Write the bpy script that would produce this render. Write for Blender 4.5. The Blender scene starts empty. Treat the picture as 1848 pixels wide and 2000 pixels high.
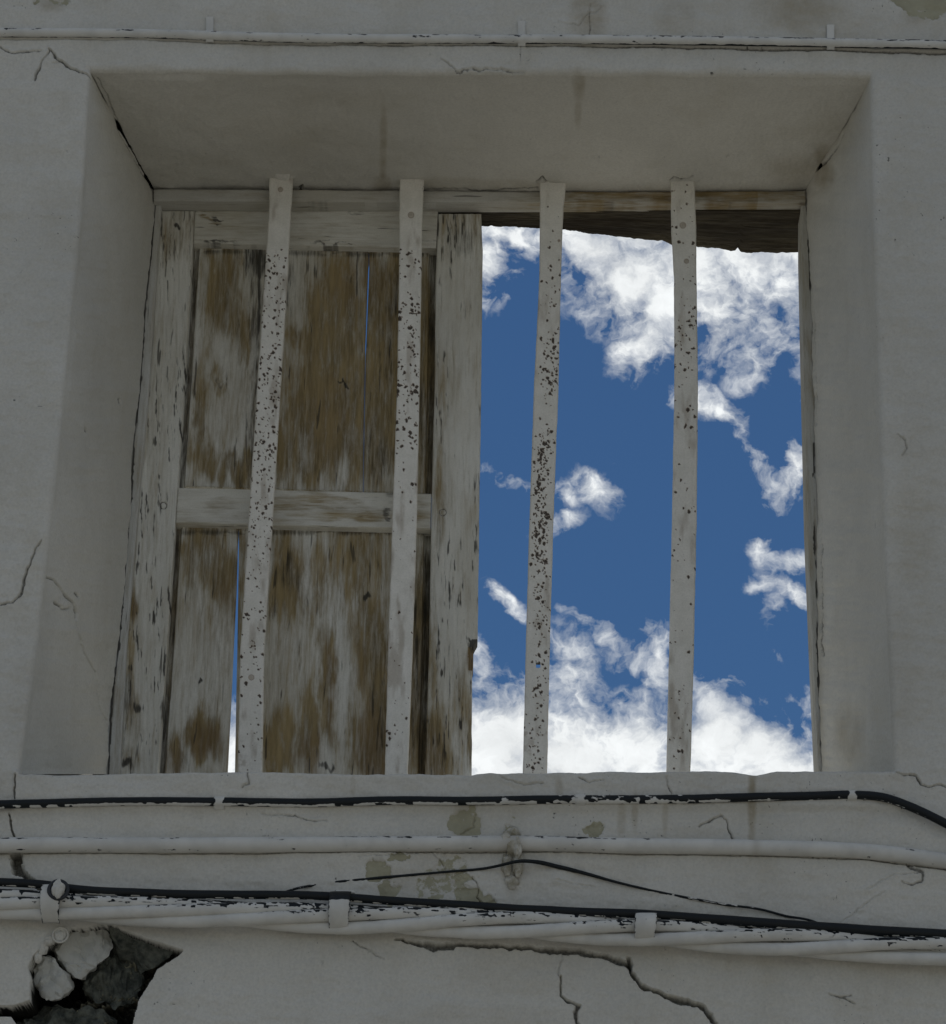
import bpy, bmesh, math, random
import numpy as np
from mathutils import Vector
sc = bpy.context.scene
R = math.radians
# ------------------------------------------------------------------ camera
F, CX, CY = 6015.0, 924.0, 1000.0        # focal length and centre in 1848x2000 units
PITCH, ROLL = R(25.0), R(0.8)
CAM = np.array([0.0, -4.0, 1.6])
fwd = np.array([0, math.cos(PITCH), math.sin(PITCH)])
r0 = np.array([1.0, 0, 0]); u0 = np.cross(r0, fwd)
right = r0*math.cos(ROLL) + u0*math.sin(ROLL)
up = -r0*math.sin(ROLL) + u0*math.cos(ROLL)
cam = bpy.data.cameras.new('camera'); co = bpy.data.objects.new('camera', cam)
sc.collection.objects.link(co); sc.camera = co
from mathutils import Matrix
M4 = Matrix(((right[0], up[0], -fwd[0], CAM[0]), (right[1], up[1], -fwd[1], CAM[1]),
             (right[2], up[2], -fwd[2], CAM[2]), (0, 0, 0, 1)))
co.matrix_world = M4
cam.sensor_fit = 'VERTICAL'; cam.sensor_height = 24; cam.lens = 24*F/2000
cam.clip_start = 0.05; cam.clip_end = 20000

def ray(px, py):
    px = np.asarray(px, float); py = np.asarray(py, float)
    a = (px-CX)/F; b = -(py-CY)/F
    return fwd + a[..., None]*right + b[..., None]*up
def at(px, py, Y):                      # point of the plane y = Y seen at (px, py)
    d = ray(px, py); t = (np.asarray(Y, float)-CAM[1])/d[..., 1]
    return CAM + d*t[..., None]
def atz(px, py, Z):                     # point of the plane z = Z
    d = ray(px, py); t = (Z-CAM[2])/d[..., 2]
    return CAM + d*t[..., None]

# ------------------------------------------------------------------ world, sun, exposure
SUN_EL, SUN_AZ = R(76), R(-4)           # behind the wall, high up
w = bpy.data.worlds.new('World'); sc.world = w; w.use_nodes = True
nt = w.node_tree; nt.nodes.clear()
def N(t, **k):
    n = nt.nodes.new(t)
    for a, v in k.items(): setattr(n, a, v)
    return n
def L(a, b): nt.links.new(a, b)
def MT(op, a, b=None, c=None, clamp=False):
    n = N('ShaderNodeMath', operation=op, use_clamp=clamp)
    for i, v in enumerate((a, b, c)):
        if v is None: continue
        if isinstance(v, (int, float)): n.inputs[i].default_value = v
        else: L(v, n.inputs[i])
    return n.outputs[0]
def RMP(v, a, b, c, d, kind='SMOOTHSTEP'):
    n = N('ShaderNodeMapRange', interpolation_type=kind)
    L(v, n.inputs[0])
    for i, x in enumerate((a, b, c, d)): n.inputs[i+1].default_value = x
    return n.outputs[0]
def NOISE(vec, scale, det=4, rough=.5, dist=0, out=0, dim='3D'):
    n = N('ShaderNodeTexNoise', noise_dimensions=dim); L(vec, n.inputs['Vector'])
    n.inputs['Scale'].default_value = scale; n.inputs['Detail'].default_value = det
    n.inputs['Roughness'].default_value = rough; n.inputs['Distortion'].default_value = dist
    return n.outputs[out]
def MIX(f, a, b, kind='MIX'):
    n = N('ShaderNodeMix', data_type='RGBA', blend_type=kind)
    for s, v in ((0, f), (6, a), (7, b)):
        if isinstance(v, (int, float)): n.inputs[s].default_value = v
        elif isinstance(v, tuple): n.inputs[s].default_value = v+(1,)
        else: L(v, n.inputs[s])
    return n.outputs[2]
sky = N('ShaderNodeTexSky', sky_type='NISHITA', sun_disc=False, sun_elevation=SUN_EL, sun_rotation=SUN_AZ,
        altitude=400, air_density=1.0, dust_density=0.3, ozone_density=1.6)
tc = N('ShaderNodeTexCoord')
sep = N('ShaderNodeSeparateXYZ'); L(tc.outputs['Generated'], sep.inputs[0])
ys = MT('MAXIMUM', sep.outputs[1], 0.05)
uu = MT('DIVIDE', sep.outputs[0], ys); vv = MT('DIVIDE', sep.outputs[2], ys)
cmb = N('ShaderNodeCombineXYZ'); L(uu, cmb.inputs[0]); L(vv, cmb.inputs[1])
def uvof(px, py):
    d = ray(px, py); return d[..., 0]/d[..., 1], d[..., 2]/d[..., 1]
nz = NOISE(cmb.outputs[0], 34, 5, .6, 0, 1, '2D')
vm = N('ShaderNodeVectorMath', operation='SUBTRACT'); L(nz, vm.inputs[0]); vm.inputs[1].default_value = (.5, .5, .5)
vs = N('ShaderNodeVectorMath', operation='SCALE'); L(vm.outputs[0], vs.inputs[0]); vs.inputs['Scale'].default_value = 0.016
va = N('ShaderNodeVectorMath', operation='ADD'); L(cmb.outputs[0], va.inputs[0]); L(vs.outputs[0], va.inputs[1])
CL = [(1000,455,70,26,0,1.1),(958,520,24,75,-10,.95),(990,560,16,40,-20,.4),(1150,490,85,62,-20,1.25),(1230,540,95,85,-35,1.3),(1200,440,190,60,0,1.2),(1295,600,60,90,-10,1.2),
 (1262,660,38,62,-30,1.1),(1460,490,150,60,0,1.15),(1400,590,60,95,0,1.0),(1395,650,45,60,0,.95),(1480,575,60,75,15,.85),(1535,560,50,85,0,.85),(1560,470,60,60,0,1.1),(1500,640,55,45,0,.7),(1440,600,60,70,0,.9),(1350,500,90,60,0,1.2),(1465,718,36,32,-40,.8),(1392,785,42,22,-35,.8),(1420,800,32,16,-30,.7),
 (1565,700,16,50,0,.5),(1318,775,16,16,0,.45),(1559,892,24,34,25,.95),(1446,860,12,42,-10,.5),(1485,905,44,18,-40,.6),(1535,950,48,24,25,.75),(1570,930,30,16,0,.6),
 (995,935,50,12,-18,.5),(1110,960,34,20,-15,.5),(1168,952,38,20,-40,.75),(1195,970,18,20,0,.5),(1098,1028,42,13,30,.6),
 (1502,1080,38,18,-55,.75),(1545,1098,40,16,10,.6),(1508,1146,28,10,15,.5),(1550,1158,46,14,-38,.7),(1516,1215,18,48,-8,.42),(1510,1275,10,38,0,.35),
 (1000,1172,46,15,-45,.65),(1085,1235,34,10,-20,.35),(1185,1252,74,10,-40,.62),(1275,1245,38,20,-10,.75),(1292,1300,16,60,0,.7),(1240,1285,46,20,-10,.55),(1112,1300,38,52,12,.9),(1140,1330,40,14,-20,.5),(1105,1365,60,34,0,.8),(1286,1335,26,12,0,.7),
 (936,1330,16,70,0,.8),(985,1450,110,105,0,1.35),(1110,1490,150,95,0,1.4),(1250,1460,75,85,10,1.3),(1215,1395,26,22,0,.7),(1362,1370,24,60,15,1.0),(1400,1450,90,100,-15,1.4),(1440,1372,54,30,0,1.0),(1480,1460,110,70,-22,1.3),
 (1540,1510,110,60,0,1.3),(1528,1350,36,14,-25,.75),(1575,1362,26,22,0,.75),(1568,1410,12,44,20,.65),(455,1500,40,90,0,1.3),(1000,1550,900,50,0,1.2)]
tot = None
for cx, cy, rx, ry, ang, wt in CL:
    u1, v1 = uvof(cx, cy); du = abs(uvof(cx+rx, cy)[0]-u1); dv = abs(uvof(cx, cy-ry)[1]-v1)
    mp = N('ShaderNodeMapping', vector_type='TEXTURE'); L(va.outputs[0], mp.inputs[0])
    mp.inputs[1].default_value = (float(u1), float(v1), 0)
    mp.inputs[2].default_value = (0, 0, R(ang)); mp.inputs[3].default_value = (float(du)*(1.6 if wt > .9 else 1.95), float(dv)*(1.6 if wt > .9 else 1.95), 1)
    ln = N('ShaderNodeVectorMath', operation='LENGTH'); L(mp.outputs[0], ln.inputs[0])
    e = RMP(ln.outputs['Value'], 0.0, 1.15, wt if wt > .9 else wt*.86, 0.0)
    tot = e if tot is None else MT('MAXIMUM', tot, e)
# unseen sky: noise clouds, cover and brightness set to light the wall neutrally
far = NOISE(tc.outputs['Generated'], 3.2, 4, .6)
inside_u = RMP(MT('ABSOLUTE', uu), .16, .24, 1, 0); inside_v = RMP(MT('ABSOLUTE', MT('SUBTRACT', vv, .5)), .17, .24, 1, 0)
ins = MT('MULTIPLY', MT('MULTIPLY', inside_u, inside_v), RMP(sep.outputs[1], 0, .1, 0, 1))
fw = MT('MULTIPLY', RMP(far, .41, .60, .06, .85), MT('SUBTRACT', 1, ins))
fine = NOISE(va.outputs[0], 34, 8, .66, 0, 0, '2D')
fine2 = NOISE(va.outputs[0], 17, 3, .6, 0, 0, '2D')
ridge = MT('SUBTRACT', 1.0, MT('MULTIPLY', MT('ABSOLUTE', MT('SUBTRACT', NOISE(va.outputs[0], 60, 4, .6, 0, 0, '2D'), .5)), 5.0))
nsum = MT('ADD', MT('MULTIPLY', MT('SUBTRACT', fine, .5), 2.3), MT('MULTIPLY', MT('SUBTRACT', ridge, .5), .55))
nsum = MT('ADD', nsum, MT('MULTIPLY', MT('SUBTRACT', fine2, .5), .5))
dn = MT('ADD', tot, MT('MULTIPLY', nsum, MT('MULTIPLY', RMP(tot, 0, .3, .2, 1), RMP(tot, .75, 1.25, 1, .42))))
dens = RMP(dn, .16, 1.25, 0, 1, 'LINEAR')
dens = MT('MAXIMUM', MT('MULTIPLY', dens, ins), fw)
skyc = MIX(1.0, sky.outputs[0], (.50, .78, 1.03), 'MULTIPLY')
SKY_S = 0.05
cb = RMP(MT('ADD', MT('MULTIPLY', fine, .9), MT('MULTIPLY', dn, .28)), .42, 1.0, 13.5, 19.5, 'LINEAR')
cloudc = N('ShaderNodeVectorMath', operation='SCALE'); cloudc.inputs[0].default_value = (.97, 1.0, 1.01); L(MT('MULTIPLY', cb, RMP(ins, 0, 1, .68, 1.0, 'LINEAR')), cloudc.inputs['Scale'])
col = MIX(dens, skyc, cloudc.outputs[0])
bg = N('ShaderNodeBackground'); L(col, bg.inputs[0]); bg.inputs[1].default_value = SKY_S
wo = N('ShaderNodeOutputWorld'); L(bg.outputs[0], wo.inputs[0])
w.cycles.sampling_method = 'MANUAL'; w.cycles.sample_map_resolution = 512

sl = bpy.data.lights.new('sun', 'SUN'); sl.energy = 2.6; sl.angle = R(.5); sl.color = (1, .95, .87)
so = bpy.data.objects.new('sun', sl); sc.collection.objects.link(so)
tosun = Vector((math.sin(SUN_AZ)*math.cos(SUN_EL), math.cos(SUN_AZ)*math.cos(SUN_EL), math.sin(SUN_EL)))
so.rotation_euler = tosun.to_track_quat('Z', 'Y').to_euler(); so.location = (0, 3, 12)
sc.view_settings.view_transform = 'Standard'; sc.view_settings.look = 'None'
sc.view_settings.exposure = 0.0; sc.view_settings.gamma = 1; sc.view_settings.use_curve_mapping = False

# ------------------------------------------------------------------ helpers
rng = np.random.default_rng(7)
TAB = rng.random((256, 256))
def vnoise(x, y, seed=0):
    x = x + seed*37.17; y = y + seed*91.31
    xi = np.floor(x).astype(int); yi = np.floor(y).astype(int)
    fx = x-xi; fy = y-yi; fx = fx*fx*(3-2*fx); fy = fy*fy*(3-2*fy)
    a = TAB[xi & 255, yi & 255]; b = TAB[(xi+1) & 255, yi & 255]
    c = TAB[xi & 255, (yi+1) & 255]; d = TAB[(xi+1) & 255, (yi+1) & 255]
    return (a*(1-fx)+b*fx)*(1-fy)+(c*(1-fx)+d*fx)*fy
def fbm(x, y, sx, sy=None, o=4, seed=0):     # 0..1
    sy = sy or sx; s = 0; a = 1; t = 0
    for i in range(o):
        s = s + a*vnoise(x/sx*2**i, y/sy*2**i, seed+i*3); t += a; a *= .55
    return s/t
def ss(a, b, x):
    t = np.clip((x-a)/(b-a), 0, 1); return t*t*(3-2*t)
def poly(pts): 
    p = np.array(pts, float); return lambda y: np.interp(y, p[:, 0], p[:, 1])
def dist_line(x, y, pts, widths=None):       # distance to polyline, local width
    best = np.full(x.shape, 1e9); wl = np.zeros(x.shape)
    n = len(pts); widths = widths if widths is not None else [1]*n
    for i in range(n-1):
        ax, ay = pts[i]; bx, by = pts[i+1]; dx, dy = bx-ax, by-ay
        t = np.clip(((x-ax)*dx+(y-ay)*dy)/(dx*dx+dy*dy+1e-9), 0, 1)
        d = np.hypot(x-ax-t*dx, y-ay-t*dy); m = d < best
        best = np.where(m, d, best); wl = np.where(m, widths[i]+(widths[i+1]-widths[i])*t, wl)
    return best, wl
def sdf_poly(x, y, pts):                      # positive inside
    d, _ = dist_line(x, y, list(pts)+[pts[0]])
    ins = np.zeros(x.shape, bool); n = len(pts)
    for i in range(n):
        ax, ay = pts[i]; bx, by = pts[(i+1) % n]
        c = ((ay > y) != (by > y)) & (x < (bx-ax)*(y-ay)/((by-ay) if by != ay else 1e-9)+ax)
        ins ^= c
    return np.where(ins, d, -d)
def blob(x, y, cx, cy, rx, ry, p=0):
    return np.clip(1-np.hypot((x-cx)/rx, (y-cy)/ry), 0, 1)

def link(me, name, mat, parent=None):
    o = bpy.data.objects.new(name, me); sc.collection.objects.link(o)
    if mat: me.materials.append(mat)
    if parent is not None: o.parent = parent
    return o
def np_mesh(V, Fq, name, smooth=True, mask=None):
    me = bpy.data.meshes.new(name); V = np.asarray(V, float).reshape(-1, 3); Fq = np.asarray(Fq, int).reshape(-1, 4)
    me.vertices.add(len(V)); me.vertices.foreach_set('co', V.ravel())
    me.loops.add(len(Fq)*4); me.loops.foreach_set('vertex_index', Fq.ravel())
    me.polygons.add(len(Fq)); me.polygons.foreach_set('loop_start', np.arange(len(Fq))*4)
    me.update(calc_edges=True); me.validate()
    me.polygons.foreach_set('use_smooth', np.full(len(me.polygons), smooth))
    if mask is not None:
        a = me.color_attributes.new('mask', 'FLOAT_COLOR', 'POINT')
        c = np.ones((len(V), 4)); c[:, :3] = np.clip(np.asarray(mask).reshape(-1, 3), 0, 1)
        a.data.foreach_set('color', c.ravel())
    return me
def gfaces(ny, nx, off=0, flip=False):
    i = np.arange(ny*nx).reshape(ny, nx)+off
    q = np.stack([i[:-1, :-1], i[1:, :-1], i[1:, 1:], i[:-1, 1:]], -1)
    return (q[..., ::-1] if flip else q)
def merge_list(parts):
    V, Fc, K, off = [], [], [], 0
    for v, f, k in parts:
        v = np.asarray(v).reshape(-1, 3); V.append(v); Fc.append(np.asarray(f).reshape(-1, 4)+off)
        K.append(np.asarray(k).reshape(-1, 3)); off += len(v)
    return np.concatenate(V), np.concatenate(Fc), np.concatenate(K)
def empty(name, loc, label, cat, group=None):
    o = bpy.data.objects.new(name, None); sc.collection.objects.link(o); o.location = loc
    o['label'] = label; o['category'] = cat; o.empty_display_size = .1
    if group: o['group'] = group
    return o

def slab(name, mat, parent, Lf, Rf, Tf, Bf, Y, thick, step=2.0, disp=None, maskf=None, rnd=2.0, rdep=.0015, label=None, Yf=None):
    """a board: left/right edge curves (of y), top/bottom edge curves (of x); front at depth Y"""
    ym = (Tf(0*1.0+np.array([900.]))[0], Bf(np.array([900.]))[0])
    xm = np.mean([Lf(np.array([np.mean(ym)]))[0], Rf(np.array([np.mean(ym)]))[0]])
    ht = abs(Bf(np.array([xm]))[0]-Tf(np.array([xm]))[0]); wd = abs(Rf(np.array([np.mean(ym)]))[0]-Lf(np.array([np.mean(ym)]))[0])
    nx = max(5, int(wd/step)+1); ny = max(5, int(ht/step)+1)
    s = np.linspace(0, 1, nx); t = np.linspace(0, 1, ny); S, Tt = np.meshgrid(s, t)
    x = np.full(S.shape, xm) 
    for _ in range(3):
        y = Tf(x)+(Bf(x)-Tf(x))*Tt
        x = Lf(y)+(Rf(y)-Lf(y))*S
    de = np.minimum(np.minimum(S, 1-S)*wd, np.minimum(Tt, 1-Tt)*ht)
    h = rdep*(1-np.sqrt(np.clip(1-(1-np.clip(de/rnd, 0, 1))**2, 0, 1)))
    if disp is not None: h = h+disp(x, y, S, Tt)
    Yb = Y if Yf is None else Yf(x, y)
    V = at(x, y, Yb); V[..., 1] += h
    B = at(x, y, Yb).copy(); B[..., 1] += thick
    # keep straight extrusion: back copy shares x,z of the front
    B[..., 0] = V[..., 0]; B[..., 2] = V[..., 2]
    k = maskf(x, y, S, Tt) if maskf is not None else np.zeros(S.shape+(3,))
    n = nx*ny; i = np.arange(n).reshape(ny, nx)
    q = [gfaces(ny, nx).reshape(-1, 4), gfaces(ny, nx, n, True).reshape(-1, 4)]
    ring = np.concatenate([i[0, :-1], i[:-1, -1], i[-1, :0:-1], i[:0:-1, 0]])
    nr = np.roll(ring, -1)
    q.append(np.stack([ring, nr, nr+n, ring+n], -1))
    VV = np.concatenate([V.reshape(-1, 3), B.reshape(-1, 3)]); KK = np.concatenate([k.reshape(-1, 3)]*2)
    if parent is not None: VV = VV-np.array(parent.location)
    me = np_mesh(VV, np.concatenate(q), name, True, KK)
    bm = bmesh.new(); bm.from_mesh(me)
    bmesh.ops.recalc_face_normals(bm, faces=bm.faces)
    for e in bm.edges:
        if len(e.link_faces) == 2 and e.calc_face_angle(0) > R(50): e.smooth = False
    bm.to_mesh(me); bm.free()
    o = link(me, name, mat, parent)
    if label: o['label'] = label
    return o

def tube(name, mat, parent, pts, rad, nseg=14, step=3.0, maskf=None, radf=None, Yoff=None, wob=0.6, seed=1, flat=1.0, curve3=None, label=None):
    """cable along px polyline, lying on the wall; rad in metres"""
    p = np.array(pts, float); xs = np.arange(p[0, 0], p[-1, 0], step)
    if p[0, 0] < 0:
        sl = (p[1, 1]-p[0, 1])/(p[1, 0]-p[0, 0]); sr = (p[-1, 1]-p[-2, 1])/(p[-1, 0]-p[-2, 0])
        p = np.concatenate([[(-3000, p[0, 1]-sl*.3*(p[0, 0]+3000))], p, [(p[-1, 0]+500, p[-1, 1]+sr*400), (4800, p[-1, 1]+sr*500+20)]])
        xs = np.concatenate([np.arange(-2990, xs[0]-60, 60), xs, np.arange(xs[-1]+30, 4700, 60)])
    y = smooth_interp(xs, p[:, 0], p[:, 1]) + wob*(fbm(xs, xs*0, 90, o=2, seed=seed)-.5)*2
    c = at(xs, y, 0.0); yo = -rad*.75 if Yoff is None else Yoff
    c[:, 1] += yo if not callable(yo) else yo(xs)
    return sweep(name, mat, parent, c, rad, nseg, maskf, radf, xs, label)
def smooth_interp(x, xp, fp):
    # Catmull-like cubic via finite differences
    m = np.gradient(fp, xp); i = np.clip(np.searchsorted(xp, x)-1, 0, len(xp)-2)
    h = xp[i+1]-xp[i]; t = (x-xp[i])/h
    return (2*t**3-3*t**2+1)*fp[i]+(t**3-2*t**2+t)*h*m[i]+(-2*t**3+3*t**2)*fp[i+1]+(t**3-t**2)*h*m[i+1]
def sweep_arrays(c, rad, nseg, maskf, radf, par):
    T = np.gradient(c, axis=0); T /= np.linalg.norm(T, axis=1)[:, None]
    n1 = np.cross(T, [0, 1.0, 0]); n1 /= np.linalg.norm(n1, axis=1)[:, None]   # roughly up/down
    n1 = np.where((n1[:, 2] < 0)[:, None], -n1, n1); n2 = np.cross(T, n1)
    a = np.linspace(0, 2*np.pi, nseg, endpoint=False)
    A, P = np.meshgrid(a, par)
    r = rad*np.ones(A.shape) if radf is None else rad*radf(P, A)
    V = c[:, None, :]+r[..., None]*(np.cos(A)[..., None]*n1[:, None, :]+np.sin(A)[..., None]*n2[:, None, :])
    k = maskf(P, A) if maskf is not None else np.zeros(A.shape+(3,))
    n = len(c); i = np.arange(n*nseg).reshape(n, nseg); j = np.roll(i, -1, 1)
    q = np.stack([i[:-1], i[1:], j[1:], j[:-1]], -1).reshape(-1, 4)
    return V.reshape(-1, 3), q, k.reshape(-1, 3)
def fixnorm(me):
    bm = bmesh.new(); bm.from_mesh(me); bmesh.ops.recalc_face_normals(bm, faces=bm.faces); bm.to_mesh(me); bm.free()
def sweep(name, mat, parent, c, rad, nseg, maskf, radf, par, label=None):
    V, q, k = sweep_arrays(c, rad, nseg, maskf, radf, par)
    if parent is not None: V = V-np.array(parent.location)
    me = np_mesh(V, q, name, True, k); fixnorm(me)
    bm = bmesh.new(); bm.from_mesh(me)
    bmesh.ops.holes_fill(bm, edges=[e for e in bm.edges if e.is_boundary], sides=0); bm.to_mesh(me); bm.free()
    o = link(me, name, mat, parent)
    if label: o['label'] = label
    return o

# ------------------------------------------------------------------ materials
def newmat(name):
    global nt
    m = bpy.data.materials.new(name); m.use_nodes = True; nt = m.node_tree
    b = nt.nodes['Principled BSDF']; return m, b
def mask3():
    a = N('ShaderNodeAttribute', attribute_name='mask'); s = N('ShaderNodeSeparateColor'); L(a.outputs['Color'], s.inputs[0])
    return s.outputs[0], s.outputs[1], s.outputs[2]
def BUMP(h, st, dist, b, prev=None):
    n = N('ShaderNodeBump'); n.inputs['Strength'].default_value = st; n.inputs['Distance'].default_value = dist
    L(h, n.inputs['Height'])
    if prev: L(prev, n.inputs['Normal'])
    L(n.outputs[0], b.inputs['Normal']); return n.outputs[0]
def OBJC(scale=None):
    t = N('ShaderNodeTexCoord')
    if scale is None: return t.outputs['Object']
    m = N('ShaderNodeMapping'); L(t.outputs['Object'], m.inputs[0]); m.inputs[3].default_value = scale; return m.outputs[0]

def stucco(name, base=(.72, .70, .63), vary=.17):
    m, b = newmat(name); dk, st, ex = mask3(); oc = OBJC()
    n1 = NOISE(oc, 2.2, 5, .6); n2 = NOISE(oc, 30, 5, .6); n3 = NOISE(oc, 260, 4, .7)
    c = MIX(RMP(n1, .3, .7, 0, 1), tuple(v*(1-vary) for v in base), base)
    c = MIX(MT('MULTIPLY', RMP(n2, .5, .75, 0, 1), .12), c, (.50, .47, .40))
    spk = NOISE(oc, 75, 3, .6); c = MIX(MT('MULTIPLY', RMP(spk, .70, .76, 0, 1), .35), c, (.30, .29, .26))
    c = MIX(MT('MULTIPLY', RMP(n3, .3, .8, 0, 1), .34), c, (.36, .36, .33))
    n4 = NOISE(OBJC((1, 1, .35)), 9, 6, .7); c = MIX(MT('MULTIPLY', RMP(n4, .48, .72, 0, 1), .22), c, (.44, .40, .30))
    sf = MT('MULTIPLY', st, RMP(n2, .25, .7, .45, 1.0)); c = MIX(sf, c, (.27, .215, .12))
    ef = RMP(MT('ADD', ex, MT('MULTIPLY', MT('SUBTRACT', NOISE(oc, 85, 6, .65), .5), 1.7)), .42, .56, 0, 1)
    c = MIX(ef, c, MIX(n2, (.27, .25, .17), (.52, .50, .37)))
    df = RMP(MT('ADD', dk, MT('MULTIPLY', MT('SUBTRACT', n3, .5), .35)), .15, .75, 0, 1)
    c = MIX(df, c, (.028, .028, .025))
    L(c, b.inputs['Base Color']); b.inputs['Roughness'].default_value = .92
    if 'Specular IOR Level' in b.inputs: b.inputs['Specular IOR Level'].default_value = .15
    p = BUMP(n1, .3, .012, b); p = BUMP(n2, .36, .005, b, p); p = BUMP(n3, .5, .0014, b, p)
    return m
STUCCO = stucco('white_stucco')
def wood(name, paint=(.76, .745, .67), woodc=(.38, .29, .145), vert=True, dirt=1.0):
    """mask: R dark dirt and painted recess shade, G bare wood, B rusty brown"""
    m, b = newmat(name); dk, wd, br = mask3()
    s = (1, 1, .085) if vert else (.085, 1, 1)
    oc = OBJC(s); o2 = OBJC((1, 1, .3) if vert else (.3, 1, 1))
    g = NOISE(oc, 240, 5, .7, .3); g2 = NOISE(oc, 90, 4, .6, .4); bl = NOISE(o2, 22, 6, .65, .3); fn = NOISE(OBJC(), 420, 2, .6)
    pc = MIX(RMP(bl, .35, .7, 0, .5), paint, tuple(v*.72 for v in paint))
    pc = MIX(MT('MULTIPLY', RMP(fn, .35, .8, 0, 1), .25), pc, tuple(v*.6 for v in paint))
    pc = MIX(MT('MULTIPLY', RMP(NOISE(o2, 9, 5, .65), .38, .68, 0, 1), .34), pc, (.38, .33, .215))
    wc = MIX(RMP(MT('ADD', MT('MULTIPLY', bl, .5), MT('MULTIPLY', g2, .5)), .33, .68, 0, 1), tuple(v*.45 for v in woodc), woodc)
    wc = MIX(RMP(g, .45, .8, 0, .45), wc, tuple(v*.35 for v in woodc))
    wc = MIX(MT('MULTIPLY', RMP(NOISE(o2, 70, 5, .7), .5, .75, 0, 1), .35), wc, tuple(v*.7 for v in paint))
    e = MT('ADD', wd, MT('MULTIPLY', MT('SUBTRACT', g, .5), 1.7))
    e = MT('ADD', e, MT('MULTIPLY', MT('SUBTRACT', bl, .5), 1.2))
    e = MT('ADD', e, MT('MULTIPLY', MT('SUBTRACT', g2, .5), 1.0))
    ef = RMP(e, -.12, 1.12, 0, 1); c = MIX(ef, pc, wc)
    c = MIX(MT('MULTIPLY', br, .6), c, (.15, .085, .03))
    df = RMP(MT('ADD', dk, MT('MULTIPLY', MT('SUBTRACT', g, .5), 1.0*dirt)), .25, .9, 0, .9)
    c = MIX(df, c, (.035, .032, .026))
    ck = MT('MULTIPLY', RMP(NOISE(oc, 130, 3, .5, .1), .66, .72, 0, 1), .75*dirt); c = MIX(ck, c, (.05, .045, .035))
    L(c, b.inputs['Base Color']); b.inputs['Roughness'].default_value = .8
    b.inputs['Specular IOR Level'].default_value = .2
    hh = MT('SUBTRACT', MT('MULTIPLY', g, .6), MT('MULTIPLY', ef, .5))
    p = BUMP(hh, .5, .0018, b); BUMP(ck, .5, -.002, b, p)
    return m
WOODV = wood('peeling_painted_wood'); WOODH = wood('peeling_painted_rail', vert=False)
FRAMEV = wood('frame_wood', paint=(.60, .60, .56), dirt=.7); FRAMEH = wood('frame_head_wood', paint=(.58, .57, .52), vert=False, dirt=.8)
LINT = wood('old_dark_timber', paint=(.055, .047, .036), woodc=(.045, .035, .023), vert=False)
def iron():
    m, b = newmat('painted_iron'); dk, wd, br = mask3(); oc = OBJC()
    n2 = NOISE(oc, 40, 4, .6); n3 = NOISE(oc, 330, 3, .65)
    c = MIX(RMP(n2, .3, .7, 0, 1), (.88, .85, .77), (.78, .755, .67))
    c = MIX(MT('MULTIPLY', RMP(n3, .3, .8, 0, 1), .25), c, (.42, .40, .36))
    c = MIX(MT('MULTIPLY', br, .7), c, (.22, .15, .08))
    c = MIX(MT('MULTIPLY', RMP(dk, .02, .3, 0, 1), .6), c, (.24, .15, .08))
    sp = NOISE(oc, 190, 2, .5); c = MIX(MT('MULTIPLY', RMP(sp, .70, .76, 0, 1), .55), c, (.10, .085, .07))
    c = MIX(RMP(dk, .25, .7, 0, .93), c, (.055, .042, .032))
    L(c, b.inputs['Base Color']); b.inputs['Roughness'].default_value = .65
    b.inputs['Specular IOR Level'].default_value = .3
    BUMP(n3, .35, .001, b); return m
IRON = iron()
def cablemat(name, bare=(.007, .010, .012), paint=(.70, .69, .64)):
    """mask R: bare (unpainted) rubber"""
    m, b = newmat(name); dk, wd, br = mask3(); oc = OBJC()
    n3 = NOISE(OBJC((.5, 1, 1)), 210, 3, .6); n2 = NOISE(oc, 25, 4, .6)
    pc = MIX(RMP(n2, .35, .7, 0, 1), paint, tuple(v*.85 for v in paint))
    pc = MIX(MT('MULTIPLY', br, .7), pc, (.28, .24, .17))
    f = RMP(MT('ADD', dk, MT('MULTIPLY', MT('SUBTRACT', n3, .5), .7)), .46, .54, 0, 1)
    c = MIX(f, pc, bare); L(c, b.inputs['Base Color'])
    L(RMP(f, 0, 1, .85, .5), b.inputs['Roughness']); b.inputs['Specular IOR Level'].default_value = .3
    inv = MT('SUBTRACT', 1, f); BUMP(inv, .7, .0012, b); return m
CABLE = cablemat('flaking_painted_cable')

def simple(name, c1, c2, scale, rough=.9, bump=.003):
    m, b = newmat(name); oc = OBJC(); n = NOISE(oc, scale, 6, .65)
    L(MIX(RMP(n, .3, .7, 0, 1), c1, c2), b.inputs['Base Color']); b.inputs['Roughness'].default_value = rough
    BUMP(n, .6, bump, b); return m
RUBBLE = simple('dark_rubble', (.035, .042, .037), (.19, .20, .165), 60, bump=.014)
STONEW = stucco('whitewashed_stone', (.60, .60, .55), .35)
CRUST = simple('crusty_mortar', (.30, .27, .19), (.62, .60, .53), 70, bump=.008)
GROUND = simple('pale_street_paving', (.185, .18, .165), (.27, .262, .24), 3, bump=.01)
BLACK = simple('black_rubber', (.015, .018, .022), (.03, .034, .04), 80, .6, .001)

# ------------------------------------------------------------------ ground
bm = bmesh.new()
for x, y in ((-600, -600), (600, -600), (600, 600), (-600, 600)): bm.verts.new((x, y, 0))
bm.faces.new(bm.verts); me = bpy.data.meshes.new('ground'); bm.to_mesh(me); bm.free()
g = link(me, 'ground', GROUND); g['kind'] = 'structure'

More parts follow.
